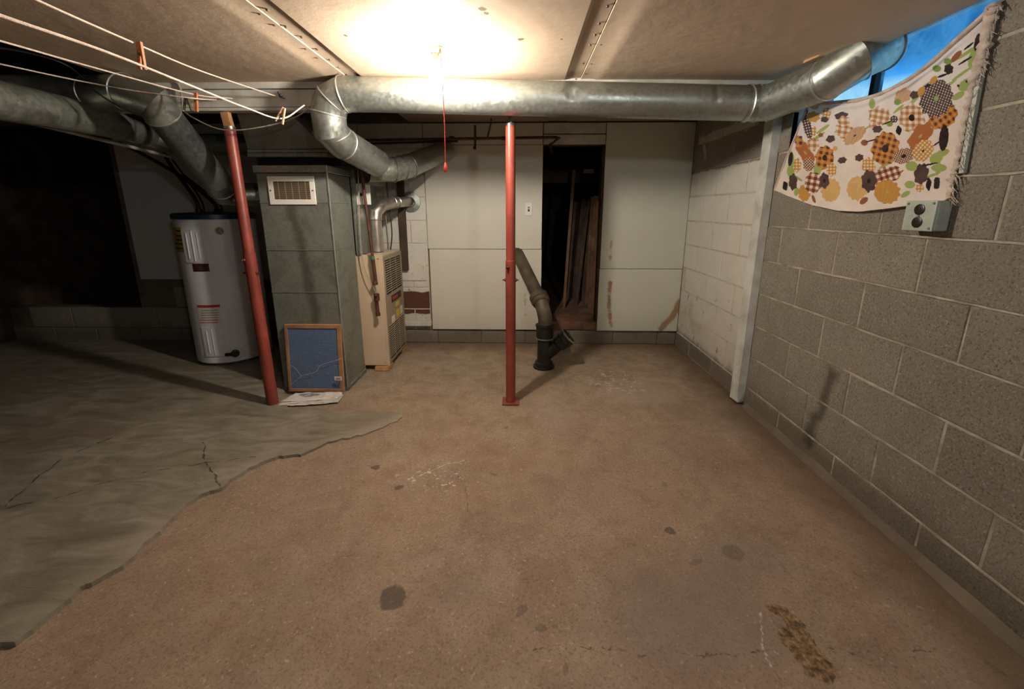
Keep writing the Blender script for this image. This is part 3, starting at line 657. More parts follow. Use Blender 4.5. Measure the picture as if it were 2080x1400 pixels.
# dark cluster of ducts above the plenum
S = [(-2.0, 3.1, 1.70), (-1.8, 3.0, 1.66), (-1.66, 2.98, 1.52), (-1.6, 3.0, 1.45)]
dd = thing('short_elbow_duct', 'shadowed ribbed duct elbow tucked behind the leaning red post', 'duct', S[0]); MB().tube([(-2.6, 3.2, 1.72)]+S, .075, 28).build('elbow', M['galvd'], dd, True)
for a, b in zip(S, S[1:]): ringat(Vector(a), Vector(b)-Vector(a), dd, .077, 'galvd')
# lower right duct crossing to the panel
D0 = at(745, 345, Y=2.98); D1 = at(800, 345, Y=3.1); D2 = at(830, 338, Y=3.2); D3 = at(905, 306, Y=3.60)
dr = thing('crossing_duct', 'short galvanized duct slanting into the white wall panel above the furnace flue', 'duct', D0)
run(dr, [D0, D1, D2, D3], [.085, .085, .084, .083], [('elbow', 0, 2, 'galvd'), ('pipe', 2, 3, 'galv')]); MB().tube([D2.lerp(D3, .72), D3+(D3-D2).normalized()*.01], .0855, 36).build('wall_sleeve', M['galv'], dr, True)
for k, d in ((D1, D1-D0), (D2, D3-D2), (D1.lerp(D2, .5), D2-D1)): ringat(k, d, dr, .086, 'galv')

# ------------------------------------------------------------------ return-air column, plenum
XL, XRc, YF, YK = -1.655, -1.208, 2.60, 2.93
col = thing('air_return_duct', 'tall grey-green sheet-metal return duct standing between post and furnace', 'duct', ((XL+XRc)/2, 2.75, 0))
zs = [.012, .38, .70, .98, 1.28, 1.46]
for i in range(5):
    box(XL, XRc, YF, YK, zs[i]+.001, zs[i+1]-.001).build('sheet_section', M['galvcol'], col, False, .002)
    if i: MB().box(XL-.002, XRc+.002, YF-.003, YK, zs[i]-.003, zs[i]+.003).build('cross_seam', M['galvc'], col, False, .001)
MB().box(XL-.012, XRc+.008, YF-.012, YK+.01, 1.462, 1.505).build('top_flange', M['galvd'], col, False, .003); MB().box(XRc-.004, XRc+.004, YF-.005, YF+.004, .01, 1.465).build('corner_seam', M['rim'], col, False, .001)
MB().box(XL-.004, XRc+.006, YF-.006, YK+.004, .001, .022).build('base_flange', M['galvc'], col, False, .001); MB().box(XRc+.001, XRc+.006, YF+.05, YK, .02, .03).build('base_lip', M['rim'], col)
# register grille
g0 = at(548, 416, Y=2.595); g1 = at(643, 359, Y=2.595); gx0, gx1, gz0, gz1 = -1.585, -1.29, 1.268, 1.44
rg = MB(); fw = .032
rg.box(gx0, gx1, YF-.010, YF-.001, gz0, gz0+fw).box(gx0, gx1, YF-.010, YF-.001, gz1-fw, gz1).box(gx0, gx0+fw, YF-.010, YF-.001, gz0+fw, gz1-fw).box(gx1-fw, gx1, YF-.010, YF-.001, gz0+fw, gz1-fw)
rgo = rg.build('register', M['white'], col, False, .002); box(gx0+fw, gx1-fw, YF-.003, YF-.0005, gz0+fw, gz1-fw).build('dark_backing', M['dark'], rgo)
sm = box(0, gx1-gx0-2*fw, 0, .006, 0, .0025).mesh('slat'); sm.materials.append(M['beiged'])
for k in range(17):
    o = bpy.data.objects.new('slat', sm); C.objects.link(o); o.parent = rgo; o.location = (gx0+fw, YF-.009, gz0+fw+.003+k*(gz1-gz0-2*fw-.005)/17)
for k in range(5): box(gx0+fw+.03+k*.043, gx0+fw+.033+k*.043, YF-.008, YF-.002, gz0+fw, gz1-fw).build('vane', M['beiged'], rgo)
for x in (gx0+.014, gx1-.014): MB().lathe((x, YF-.01, (gz0+gz1)/2), [(.005, -.002), (.005, .002)], 8, (0, 1, 0)).build('screw', M['steel'], rgo)
# supply plenum above (sloped sheet, flange, dark gap)
pn = thing('furnace_plenum', 'sloping sheet-metal plenum hood above the return duct under the beam', 'duct', (-1.5, 2.85, 1.57))
pts = [at(504, 304, Y=2.62), at(665, 303, Y=2.62), at(583, 226, Y=2.515), at(479, 226, Y=2.515)]
a, b, c, d = pts; kk = Vector((0, .28, 0))
MB().add([a, b, c, d, a+kk, b+kk, c+kk, d+kk], [(0, 1, 2, 3), (7, 6, 5, 4), (0, 4, 5, 1), (1, 5, 6, 2), (2, 6, 7, 3), (3, 7, 4, 0)]).build('hood', M['galvcol'], pn, False, .002)
za = a.z
MB().box(a.x-.002, b.x+.002, 2.605, 2.90, za-.045, za-.022).build('flange', M['galvcol'], pn, False, .003); MB().box(a.x-.002, b.x+.002, 2.612, 2.90, za-.020, za-.001).build('flange', M['galvcol'], pn, False, .003)
MB().box(a.x+.02, b.x+.06, 2.66, 2.90, 1.506, za-.046).build('neck', M['dark'], pn)
# furnace ----------------------------------------------------------
FX0, FX1, FY0, FY1, FZ0, FZ1 = -1.50, -1.03, 2.97, 3.47, .035, .905
fu = thing('furnace', 'beige metal furnace cabinet with louvered front standing right of the grey duct', 'furnace', ((FX0+FX1)/2, 3.2, 0))
box(FX0, FX1-.012, FY0, FY1, FZ0, FZ1).build('cabinet', M['beige'], fu, False, .006)
fp = box(FX1-.011, FX1, FY0+.012, FY1-.006, FZ0+.008, FZ1-.012).build('front_panel', M['beiged'], fu, False, .004)
MB().box(FX1-.012, FX1+.003, FY0+.001, FY0+.014, FZ0, FZ1).build('front_trim', M['beige'], fu, False, .002); box(FX0, FX1, FY0-.001, FY0+.018, FZ1-.03, FZ1+.003).build('top_trim', M['beige'], fu, False, .002)
lm = MB(); w_ = .115
lm.add([(0, 0, 0), (0, w_, 0), (.007, w_, .009), (.007, 0, .009), (0, 0, .013), (0, w_, .013)], [(0, 1, 2, 3), (3, 2, 5, 4), (0, 3, 4), (1, 5, 2)])
lme = lm.mesh('louver'); lme.materials.append(M['beiged'])
sme = box(0, .002, 0, w_, 0, .010).mesh('slot'); sme.materials.append(M['dark'])
for z0, z1 in ((.595, .865), (.075, .345)):
    nn = 15
    for k in range(nn):
        for c_ in range(3):
            yy = FY0+.055+c_*.138; z = z0+k*(z1-z0)/nn
            for me_, dz, dx_, nm in ((lme, .0095, .0005, 'louver'), (sme, 0, .0002, 'slot')):
                o = bpy.data.objects.new(nm, me_); C.objects.link(o); o.parent = fp; o.location = (FX1+dx_, yy, z+dz)
pl_ = box(FX1, FX1+.003, 3.13, 3.38, .51, .565).build('name_plate', M['ink'], fp)
for k in range(3): box(FX1+.003, FX1+.0036, 3.15+k*.05, 3.185+k*.05, .525, .552).build('lettering', M['redlab'], pl_)
for (a_, b_, c_, d_, m) in ((3.22, 3.32, .455, .49, 'yellow'), (3.23, 3.31, .36, .425, 'yellow'), (3.10, 3.18, .34, .40, 'label'), (3.34, 3.40, .36, .43, 'label'), (3.24, 3.30, .43, .445, 'grey')): box(FX1, FX1+.002, a_, b_, c_, d_).build('sticker', M[m], fp)
for z in (.88, .78, .55, .33, .06): 
    for x in (-1.245, -1.06) if z in (.88, .06) else (-1.235,): MB().lathe((x, FY0-.001, z), [(.006, -.002), (.004, .003)], 8, (0, -1, 0)).build('screw', M['steel'], fu)
box(-1.14, -1.03, 2.95, 3.06, .0005, .033).build('wood_block', M['wood'], fu, False, .002); box(-1.14, -1.03, 3.36, 3.46, .0005, .033).build('wood_block', M['wood'], fu, False, .002); box(-1.5, -1.3, 2.99, 3.45, .0005, .033).build('foot', M['dark'], fu)
# tall sheet-metal housing behind the return duct, above the furnace
hs = thing('supply_housing', 'upright shiny sheet-metal housing on top of the furnace behind the grey duct', 'duct', (-1.3, 3.1, .91))
box(-1.50, -1.185, 2.99, 3.40, .909, 1.40).build('housing', M['galv'], hs, False, .003); box(-1.50, -1.18, 2.985, 3.41, 1.40, 1.42).build('flange', M['galv'], hs, False, .002); MB().obox((-1.195, 2.965, .91), (-1.195, 2.965, 1.62), .03, .02, (0, 1, 0)).build('corner_strip', M['galvd'], hs)
MB().add([(-1.46, 3.0, 1.421), (-1.10, 3.0, 1.421), (-1.10, 3.4, 1.421), (-1.46, 3.4, 1.421), (-1.30, 3.1, 1.62), (-1.12, 3.1, 1.55), (-1.12, 3.38, 1.55), (-1.30, 3.38, 1.62)], [(0, 3, 2, 1), (4, 5, 6, 7), (0, 1, 5, 4), (1, 2, 6, 5), (2, 3, 7, 6), (3, 0, 4, 7)]).build('folded_foil', M['alu'], hs)
q0 = at(716, 416, Y=2.95); q1 = at(748, 375, Y=2.95)
sb = thing('furnace_switch', 'small white switch plate on the shiny housing above the furnace', 'switch', (q0.x, 2.985, q0.z))
box(q0.x, q1.x, 2.972, 2.984, q0.z, q1.z).build('plate', M['white'], sb, False, .003); box((q0.x+q1.x)/2-.006, (q0.x+q1.x)/2+.006, 2.96, 2.973, (q0.z+q1.z)/2-.01, (q0.z+q1.z)/2+.012).build('toggle', M['ink'], sb)
# flue
K = [Vector((-1.135, 3.2, .912)), Vector((-1.135, 3.2, 1.16)), Vector((-1.13, 3.205, 1.215)), Vector((-1.10, 3.26, 1.265)), Vector((-1.05, 3.36, 1.29)), Vector((-.985, 3.64, 1.305))]
fe = thing('flue_pipe', 'thin shiny aluminium flue with an elbow going into the painted wall', 'pipe', K[0])
MB().tube(K[:2], .042, 24).build('riser', M['alu'], fe, True); MB().tube(K[1:5], .045, 24, False).build('elbow', M['alu'], fe, True); MB().tube(K[4:], .042, 24).build('stub', M['alu'], fe, True)
for c, d in ((K[1], (0, 0, 1)), (K[4], K[5]-K[4]), (K[4].lerp(K[5], .25), K[5]-K[4])): ringat(Vector(c), Vector(d), fe, .043, 'alu')
MB().lathe((-.975, 3.645, 1.300), [(.04, .03), (.045, .012), (.088, .006), (.09, 0)], 36, (0, -1, 0), False).build('wall_collar', M['galv'], fe, True)
bf = thing('wood_batten', 'dark wooden batten upright on the wall behind the flue', 'board', (-1.06, 3.6, .9)); MB().box(-1.075, -1.02, 3.60, 3.645, .7, 1.5).build('batten', M['joist'], bf)
# gas line in front of the furnace
gp = thing('gas_pipe', 'brown iron gas pipe with a shutoff valve hanging in front of the furnace', 'pipe', (-1.09, 2.91, .6))
U = lambda x, y: at(x, y, Y=2.91)
MB().tube([U(733, 338), U(757, 522)], .010, 12).build('pipe_upper', M['rust'], gp, True); MB().tube([U(757, 522), U(762, 560), U(764, 578)], .0125, 12).build('pipe_middle', M['rust'], gp, True); MB().tube([U(765, 608), U(768, 640)], .0125, 12).build('drip_leg', M['rust'], gp, True)
MB().lathe(U(762, 574), [(.014, -.018), (.021, -.015), (.021, .002), (.016, .006), (.016, .014)], 8).build('union', M['rust'], gp); MB().lathe(U(765, 604), [(.015, -.03), (.021, -.026), (.022, .0), (.021, .026), (.015, .03)], 14).build('valve_body', M['rust'], gp, True)
MB().lathe(U(765, 598)+Vector((0, -.015, 0)), [(.012, 0), (.012, .02), (.005, .021), (.005, .03)], 10, (.5, -1, 0)).build('valve_stem', M['rust'], gp, True); MB().lathe(U(768, 638), [(.017, -.014), (.017, .01)], 10).build('end_cap', M['rust'], gp); MB().lathe(U(757, 524), [(.0145, -.012), (.0145, .012)], 10).build('green_tape', M['green'], gp)
tb = thing('control_tubing', 'thin grey tubing looping down beside the gas pipe at the furnace', 'tube', U(735, 510)); MB().tube(smoothpath([U(727, 345), U(730, 440), U(734, 510), U(744, 555), U(762, 592)]), .0035, 8).build('tubing', M['cable'], tb, True)
wv = thing('vent_wiring', 'black wiring drooping down the painted wall behind the flue', 'cable', at(795, 430, Y=3.4)); MB().tube(smoothpath([at(785, 365, Y=3.4), at(788, 400, Y=3.4), at(796, 470, Y=3.4), at(793, 512, Y=3.42)]), .005, 8).build('wire', M['black'], wv, True); MB().tube(smoothpath([at(779, 365, Y=3.4), at(783, 430, Y=3.4), at(787, 475, Y=3.4), at(790, 512, Y=3.42)]), .003, 8).build('wire', M['cable'], wv, True)
# cardboard strip leaning between duct and furnace
cs = thing('cardboard_strip', 'narrow tan cardboard strip wedged between the grey duct and the furnace', 'cardboard', (-1.24, 2.955, 0)); MB().quadslab([(-1.245, 2.957, .012), (-1.215, 2.957, .012), (-1.243, 2.962, .36), (-1.262, 2.962, .37)], (0, .005, 0)).build('strip', M['card'], cs)

# ------------------------------------------------------------------ water heater
TX, TY, TR = -2.44, 3.24, .27
tk = thing('water_heater', 'white cylindrical electric water heater with a dark blue top', 'water heater', (TX, TY, 0))
MB().lathe((TX, TY, 0), [(TR-.02, .03), (TR, .045), (TR, .085), (TR-.003, .088), (TR-.003, .094), (TR, .097), (TR, 1.165)], 72, cap=True).build('tank', M['tank'], tk, True)
MB().lathe((TX, TY, 0), [(TR+.001, 1.166), (TR+.009, 1.168), (TR+.009, 1.20), (TR-.005, 1.212), (.02, 1.222)], 72).build('top_cap', M['navy'], tk, True)
for a in (-2.3, -1.0, 1.6): MB().lathe((TX+math.cos(a)*.225, TY+math.sin(a)*.225, 0), [(.03, .0145), (.03, .02), (.014, .03)], 12).build('foot', M['steel'], tk)
def onTank(x, y):
    d = FW + RT*((x-1040)/820) - UP*((y-610)/820); ox, oy = CAM.x-TX, CAM.y-TY
    A = d.x**2+d.y**2; B = ox*d.x+oy*d.y; Cc = ox*ox+oy*oy-TR**2; D = B*B-A*Cc
    t = (-B-math.sqrt(max(D, 0)))/A; p_ = CAM+d*t; return math.atan2(p_.y-TY, p_.x-TX), p_.z
def patch(a0, a1, z0, z1, off, th=.002, n=10):
    m_ = MB(); v = []
    for i in range(n+1):
        a = a0+(a1-a0)*i/n
        for r in (TR+off, TR+off+th):
            for z in (z0, z1): v.append((TX+r*math.cos(a), TY+r*math.sin(a), z))
    f = []
    for i in range(n):
        b = 4*i; f += [(b+2, b+3, b+7, b+6), (b, b+4, b+5, b+1), (b+1, b+5, b+7, b+3), (b, b+2, b+6, b+4)]
    f += [(0, 1, 3, 2), (4*n, 4*n+2, 4*n+3, 4*n+1)]
    return m_.add(v, f)
def tp(x0, y0, x1, y1, name, m, off=0., th=.0015, par=None):
    xm = (x0+x1)/2; a0, _ = onTank(x0, (y0+y1)/2); a1, _ = onTank(x1, (y0+y1)/2); _, z1 = onTank(xm, y0); _, z0 = onTank(xm, y1)
    return patch(a0, a1, z0, z1, off, th).build(name, m, par or tk, True), (a0, a1, z0, z1)
for (x0, y0, x1, y1) in ((374, 465, 418, 534), (415, 664, 457, 724)):
    o, (a0, a1, z0, z1) = tp(x0, y0, x1, y1, 'access_cover', M['tank'], 0, .006)
    for k in (.25, .5, .72):
        a = a0+(a1-a0)*k; dz = .012 if k == .5 else .03
        MB().tube([(TX+(TR+.006)*math.cos(a), TY+(TR+.006)*math.sin(a), z0+dz), (TX+(TR+.006)*math.cos(a), TY+(TR+.006)*math.sin(a), z1-dz)], .0055, 8).build('rib', M['tank'], o, True)
    a = (a0+a1)/2; MB().lathe((TX+(TR+.006)*math.cos(a), TY+(TR+.006)*math.sin(a), z1-.012), [(.004, 0), (.003, .003)], 8, (math.cos(a), math.sin(a), 0)).build('screw', M['ink'], o)
o, _ = tp(357, 462, 372, 512, 'energy_label', M['yellowd'])
for y in (468, 478, 486, 494, 503): tp(358, y, 371, y+3, 'print_line', M['ink'], .0016, .0006, o)
o, _ = tp(392, 536, 425, 552, 'maker_label', M['brownlab']); tp(398, 540, 414, 549, 'print_line', M['rust'], .0016, .0006, o)
o, _ = tp(403, 621, 449, 662, 'warning_label', M['label']); tp(401, 620, 447, 625, 'red_band', M['redlab'], .0016, .0008, o)
for k, y in enumerate((630, 635, 640, 645, 650, 655)): tp(409 if k < 4 else 407, y, 444, y+1.4, 'print_line', M['grey'] if k < 4 else M['redlab'], .0016, .0006, o)
def knob(x, y, prof, m, name, m2=None):
    a, z = onTank(x, y); d = (math.cos(a), math.sin(a), 0); return MB().lathe((TX+TR*d[0], TY+TR*d[1], z), prof, 20, d).build(name, m, tk, True), Vector((TX+TR*d[0], TY+TR*d[1], z)), Vector(d)
knob(446, 469, [(.028, 0), (.026, .003)], M['yellowd'], 'valve_ring'); o, c_, d_ = knob(446, 469, [(.017, 0), (.016, .03), (.008, .034)], M['steel'], 'relief_valve')
MB().obox(c_+d_*.035+Vector((0, 0, .012)), c_+d_*.04+Vector((.012, 0, -.02)), .012, .006, tuple(d_)).build('lever', M['steel'], tk)
knob(481, 717, [(.048, 0), (.045, .004)], M['label'], 'drain_collar'); o, c_, d_ = knob(478, 717, [(.03, 0), (.03, .02), (.018, .022), (.018, .05)], M['brownplug'], 'drain_valve')
MB().tube([c_+d_*.04, c_+d_*.04+Vector((-.07, -.01, .0))], .014, 12).build('spigot', M['brownplug'], tk, True)
for s_i in (0, 1):
    b_ = Vector((TX-.17 if not s_i else TX-.02, 3.3, 1.21)); wt = thing('water_pipe', ('dark copper water pipe rising from the left side of the heater top' if not s_i else 'dark copper water pipe rising from the heater top and bending away left'), 'pipe', b_)
    e_ = [b_, b_+Vector((-.02, 0, .12)), at(340, 325, Y=3.36), at(335, 290, Y=3.38)] if not s_i else [b_, b_+Vector((-.03, 0, .09)), at(365, 357, Y=3.36), at(280, 308, Y=3.3), at(240, 290, Y=3.25)]
    MB().tube(smoothpath(e_, 5), .014, 10).build('tube', M['copperd'], wt, True); MB().tube(smoothpath([p_+Vector((.035, .01, 0)) for p_ in e_[:3]], 5), .007, 8).build('wire', M['black'], wt, True)
    MB().lathe(b_, [(.022, 0), (.022, .03), (.016, .035)], 10).build('nipple', M['copperd'], wt)
# ------------------------------------------------------------------ filter and newspaper
fi = thing('furnace_filter', 'blue furnace filter in a cardboard frame and clear wrap leaning on the grey duct', 'air filter', (-1.395, 2.55, 0))
fx0, fx1, fh, fy0, fy1 = -1.585, -1.205, .485, 2.535, 2.578
Z = lambda z: fy0+(fy1-fy0)*z/fh
def fslab(x0, x1, z0, z1, off, t): return MB().quadslab([(x0, Z(z0)+off, z0), (x1, Z(z0)+off, z0), (x1, Z(z1)+off, z1), (x0, Z(z1)+off, z1)], (0, t, 0))
for a_, b_, c_, d_ in ((fx0, fx1, .02, .04), (fx0, fx1, fh-.026, fh), (fx0, fx0+.02, .04, fh-.026), (fx1-.026, fx1, .04, fh-.026)): fslab(a_, b_, c_, d_, -.008, .022).build('frame_strip', M['card'], fi, False, .002)
g = G('blue_fibre'); p = g.pos(); st = g.n('ShaderNodeMapping'); g.put(st.inputs['Vector'], p); st.inputs['Rotation'].default_value = (0, .8, 0); st.inputs['Scale'].default_value = (12, 1, 60)
s_ = g.noise(st.outputs[0], 3., 5., .7, 1.5); g.fin(g.mix(s_, (52, 76, 116), (112, 138, 172)), .9, 0, s_, .5, .01); M['fibre'] = g.m
fslab(fx0+.018, fx1-.024, .038, fh-.024, -.002, .012).build('filter_mat', M['fibre'], fi)
g = G('clear_plastic_wrap'); tr = g.n('ShaderNodeBsdfTransparent'); gl = g.n('ShaderNodeBsdfGlossy'); mx = g.n('ShaderNodeMixShader'); gl.inputs['Roughness'].default_value = .18; gl.inputs[0].default_value = (.9, .9, .9, 1)
lw = g.n('ShaderNodeLayerWeight'); lw.inputs[0].default_value = .25; g.put(mx.inputs[0], g.math('ADD', g.math('MULTIPLY', lw.outputs['Fresnel'], .5), .035))
bp = g.n('ShaderNodeBump'); bp.inputs['Strength'].default_value = .7; bp.inputs['Distance'].default_value = .02; g.put(bp.inputs['Height'], g.noise(g.pos(), 14., 4., .5, 1.2)); g.t.links.new(bp.outputs[0], gl.inputs['Normal']); g.t.links.new(bp.outputs[0], lw.inputs['Normal'])
g.t.links.new(tr.outputs[0], mx.inputs[1]); g.t.links.new(gl.outputs[0], mx.inputs[2]); g.t.links.new(mx.outputs[0], g.out.inputs[0]); M['wrap'] = g.m
mb = MB(); nx, nz = 30, 36; v = []
for j in range(nz+1):
    for i in range(nx+1):
        x = fx0-.004+(fx1-fx0+.008)*i/nx; z = .012+(fh-.008)*j/nz; v.append((x, Z(z)-.013-.006*abs(noise.noise((x*14+z*9, z*16, 0)))-(.01*max(0, .12-z)/.12), z))
mb.add(v, [(j*(nx+1)+i, j*(nx+1)+i+1, (j+1)*(nx+1)+i+1, (j+1)*(nx+1)+i) for j in range(nz) for i in range(nx)]); mb.build('plastic_wrap', M['wrap'], fi, True)
M['fold'] = simple('bright_plastic_crease', (190, 196, 204), (150, 156, 168), 40., .3)
fold = [at(588, 785, Y=2.53), at(612, 765, Y=2.53), at(642, 755, Y=2.53), at(652, 742, Y=2.535), at(697, 728, Y=2.54)]
MB().tube(smoothpath(fold), .0014, 5).build('wrap_crease', M['fold'], fi, True); MB().tube(smoothpath([fold[1], at(600, 748, Y=2.54), at(590, 742, Y=2.54)]), .001, 5).build('wrap_crease', M['fold'], fi, True)
c_ = at(687, 769, Y=2.52); o = MB().box(c_.x-.025, c_.x+.025, c_.y-.002, c_.y, c_.z-.014, c_.z+.014).build('sticker', M['label'], fi)
for k in range(9): box(c_.x-.012+k*.003, c_.x-.0105+k*.003, c_.y-.0025, c_.y-.002, c_.z-.008, c_.z+.006).build('bar_mark', M['ink'], o)
pw = thing('newspaper_bundle', 'crumpled folded newspaper in a white plastic bag on the floor below the blue filter', 'newspaper', (-1.36, 2.42, .01))
g = G('newsprint_in_plastic'); p = g.pos(); b = g.noise(p, 9., 4.); col_ = g.mix(g.ramp(b, [(.3, 0.), (.6, 1.)]), (188, 184, 178), (214, 210, 204))
im = g.step(g.blob(g.warp(p, 20., .06), (-1.40, 2.45, .03), (.085, .035, .2)), .7, .95); col_ = g.mix(g.math('MULTIPLY', im, g.ramp(g.noise(p, 30., 4.), [(.35, .25), (.6, .9)])), col_, (84, 88, 92)); g.fin(col_, .35, 0, g.noise(p, 24., 4., .5, 1.), .5, .01); M['news'] = g.m
for L, (z0, th, sh) in enumerate(((.008, .008, 0), (.017, .008, .012), (.026, .009, .02))):
    mb = MB(); nx, ny = 40, 16; v = []
    c4 = [Vector((-1.56+sh*.6, 2.345+sh, 0)), Vector((-1.185-sh*.5, 2.40+sh*.6, 0)), Vector((-1.20, 2.505, 0)), Vector((-1.535+sh, 2.485, 0))]
    for top in (1, 0):
        for j in range(ny+1):
            for i in range(nx+1):
                u, w2 = i/nx, j/ny; q = (c4[0].lerp(c4[1], u)).lerp(c4[3].lerp(c4[2], u), w2); e_ = min(u, 1-u, w2*.6, (1-w2)*.6)*18
                q.x += .006*noise.noise((w2*5, L, u)); q.y += .006*noise.noise((u*6, L*3, 1))+.012*math.sin(u*PI)*(-1 if w2 < .5 else 0)
                z = z0+th*top*min(1, .25+e_)+.008*max(0, noise.noise((u*6, w2*4, L*.7)))+.003*noise.noise((u*17, w2*11, L)); v.append((q.x, q.y, max(.001, z)))
    N = (nx+1)*(ny+1); f = []
    for j in range(ny):
        for i in range(nx): a = j*(nx+1)+i; f += [(a, a+1, a+nx+2, a+nx+1), (N+a, N+a+nx+1, N+a+nx+2, N+a+1)]
    ring = [i for i in range(nx+1)]+[(j*(nx+1)+nx) for j in range(1, ny+1)]+[ny*(nx+1)+i for i in range(nx-1, -1, -1)]+[j*(nx+1) for j in range(ny-1, 0, -1)]
    for a_, b_ in zip(ring, ring[1:]+ring[:1]): f.append((a_, b_, b_+N, a_+N))
    mb.add(v, f).build('folded_section', M['news'], pw, True)
# ------------------------------------------------------------------ cast-iron drain
dp = thing('drain_pipe', 'black cast-iron drain pipe rising from the floor and slanting into the white wall panel', 'pipe', (.185, 3.05, 0))
b0 = Vector((.19, 3.06, 0)); T0 = Vector((-.035, 3.66, .862)); Kp = Vector((.195, 3.06, .40)); Kq = Vector((.18, 3.075, .47)); Kr = Vector((.163, 3.115, .525))
MB().tube([b0+Vector((0, 0, .03)), Vector((.193, 3.06, .34))], .054, 32).build('lower_barrel', M['iron'], dp, True)
MB().lathe(b0, [(.085, .001), (.085, .015), (.070, .02), (.072, .045), (.06, .05)], 32).build('floor_collar', M['iron'], dp, True); MB().lathe((.193, 3.06, .235), [(.056, 0), (.068, .012), (.068, .10), (.073, .105), (.073, .12), (.060, .125)], 32).build('hub', M['iron'], dp, True)
ringat(Vector((.193, 3.06, .245)), Vector((0, 0, 1)), dp, .067, 'steel')
MB().tube(smoothpath([Vector((.193, 3.06, .35)), Kp, Kq, Kr]), .056, 32).build('bend', M['irond'], dp, True)
dv = (T0-Kr).normalized(); MB().lathe(Kr-dv*.01, [(.058, -.01), (.070, 0), (.070, .055), (.075, .06), (.075, .075), (.060, .08)], 32, dv).build('upper_hub', M['irond'], dp, True); MB().tube([Kr, T0], .053, 32).build('slanting_barrel', M['irond'], dp, True)
ringat(Kr+dv*.02, dv, dp, .07, 'rust')
w0 = Vector((.20, 3.06, .10)); w1 = Vector((.375, 3.04, .262)); wd = (w1-w0).normalized()
MB().tube([w0, w0.lerp(w1, .7)], .050, 28).build('wye_branch', M['iron'], dp, True); MB().lathe(w0.lerp(w1, .55), [(.052, 0), (.062, .01), (.062, .09), (.070, .095), (.070, .115), (.056, .118), (.056, .10)], 32, wd).build('wye_hub', M['iron'], dp, True)
ringat(w0.lerp(w1, .55)+wd*.06, wd, dp, .062, 'iron'); MB().lathe(w0.lerp(w1, .55), [(.052, .10), (.052, .112), (.018, .114), (.018, .125)], 24, wd).build('cleanout_plug', M['iron'], dp, True); MB().lathe(w0.lerp(w1, .55), [(.0715, .108), (.0715, .117), (.064, .1185)], 32, wd, False).build('bright_rim', M['steel'], dp, True)
# copper/iron run along the back wall with hangers
cp = thing('water_line', 'thin brown pipe running along the far wall above the panels to the doorway', 'pipe', (-.4, 3.5, 1.8))
MB().tube([Vector((-1.5, 3.5, 1.79)), at(750, 285, Y=3.5), at(1128, 279, Y=3.5), at(1134, 281, Y=3.5), at(1117, 295, Y=3.6), Vector((.27, 3.75, 1.72))], .0115, 12).build('pipe', M['rust'], cp, True)
MB().tube([Vector((-1.5, 3.53, 1.765)), at(930, 287, Y=3.53)], .009, 10).build('lower_pipe', M['copperd'], cp, True)
for x in (1024, 917): MB().lathe(at(x, 281, Y=3.5), [(.016, -.02), (.016, .02)], 10, (1, 0, 0)).build('coupling', M['rust'], cp)
hg = thing('pipe_strap', 'dark perforated strap holding the brown pipe, left of the red centre post', 'hanger', at(965, 258, Y=3.49)); MB().obox(at(965, 254, Y=3.485), at(965, 304, Y=3.485), .018, .003, (0, 1, 0)).build('strap', M['irond'], hg); MB().lathe(at(964, 300, Y=3.48), [(.012, -.008), (.014, 0), (.008, .01)], 8, (0, 0, 1)).build('hook', M['iron'], hg)
hg = thing('pipe_strap', 'dark bent strap hanging off the ceiling just left of the red centre post', 'hanger', at(998, 240, Y=3.46)); MB().tube([at(998, 240, Y=3.44), at(997, 252, Y=3.45), at(990, 281, Y=3.48)], .007, 6).build('strap', M['irond'], hg)
# light switch on the panel
q0 = at(1067, 438, Y=3.62); q1 = at(1081, 412, Y=3.62)
sw = thing('light_switch', 'small off-white toggle switch plate on the panel left of the doorway', 'switch', (q0.x, 3.626, q0.z)); box(q0.x, q1.x, 3.618, 3.6255, q0.z, q1.z).build('plate', M['white'], sw, False, .002)
xm, zm = (q0.x+q1.x)/2, (q0.z+q1.z)/2; box(xm-.008, xm+.008, 3.6165, 3.6185, zm-.02, zm+.02).build('slot', M['ink'], sw); box(xm-.004, xm+.004, 3.606, 3.6175, zm-.002, zm+.012).build('toggle', M['white'], sw)
# boards leaning in the dark space
spec = [(1166, 345, 1150, 560, 4.25, .03), (1172, 410, 1160, 570, 4.5, .07), (1186, 405, 1172, 575, 4.45, .06), (1194, 420, 1176, 570, 4.3, .035), (1199, 405, 1187, 600, 4.35, .06), (1205, 400, 1193, 615, 4.2, .05), (1211, 398, 1199, 620, 4.1, .045), (1216, 410, 1205, 640, 4.0, .04)]
names_ = ['pale thin stick leaning alone in the dark behind the doorway', 'leftmost broad brown board behind the pale stick in the doorway', 'brown board second from left in the leaning stack in the doorway', 'narrow grey-brown lath slanting across the stack in the doorway', 'brown board in the middle of the leaning stack in the doorway', 'reddish-brown board right of the middle in the doorway stack', 'light brown board second from right in the doorway stack', 'rightmost brown board beside the doorway jamb']
for (xa_, ya_, xb_, yb_, Y_, wd_), lb in zip(spec, names_):
    a_ = at(xa_, ya_, Y=Y_+.15); b_ = at(xb_, yb_, Y=Y_); zf = .10; t_ = (b_.z-zf)/(a_.z-b_.z); b2 = b_-(a_-b_)*max(0, t_)
    if xa_ == 1166: b2 = b_-(a_-b_)*max(0, t_)
    lt = thing('leaning_board', lb, 'board', b2, 'old boards leaning inside the doorway'); MB().obox(b2, a_, wd_, .016, (0, -1, 0)).build('board', M['wood2'] if xa_ in (1166,) else (M['brownwood'] if xa_ > 1204 else M['joist']), lt, False, .002)  # darker woods stand in for the little light reaching these boards
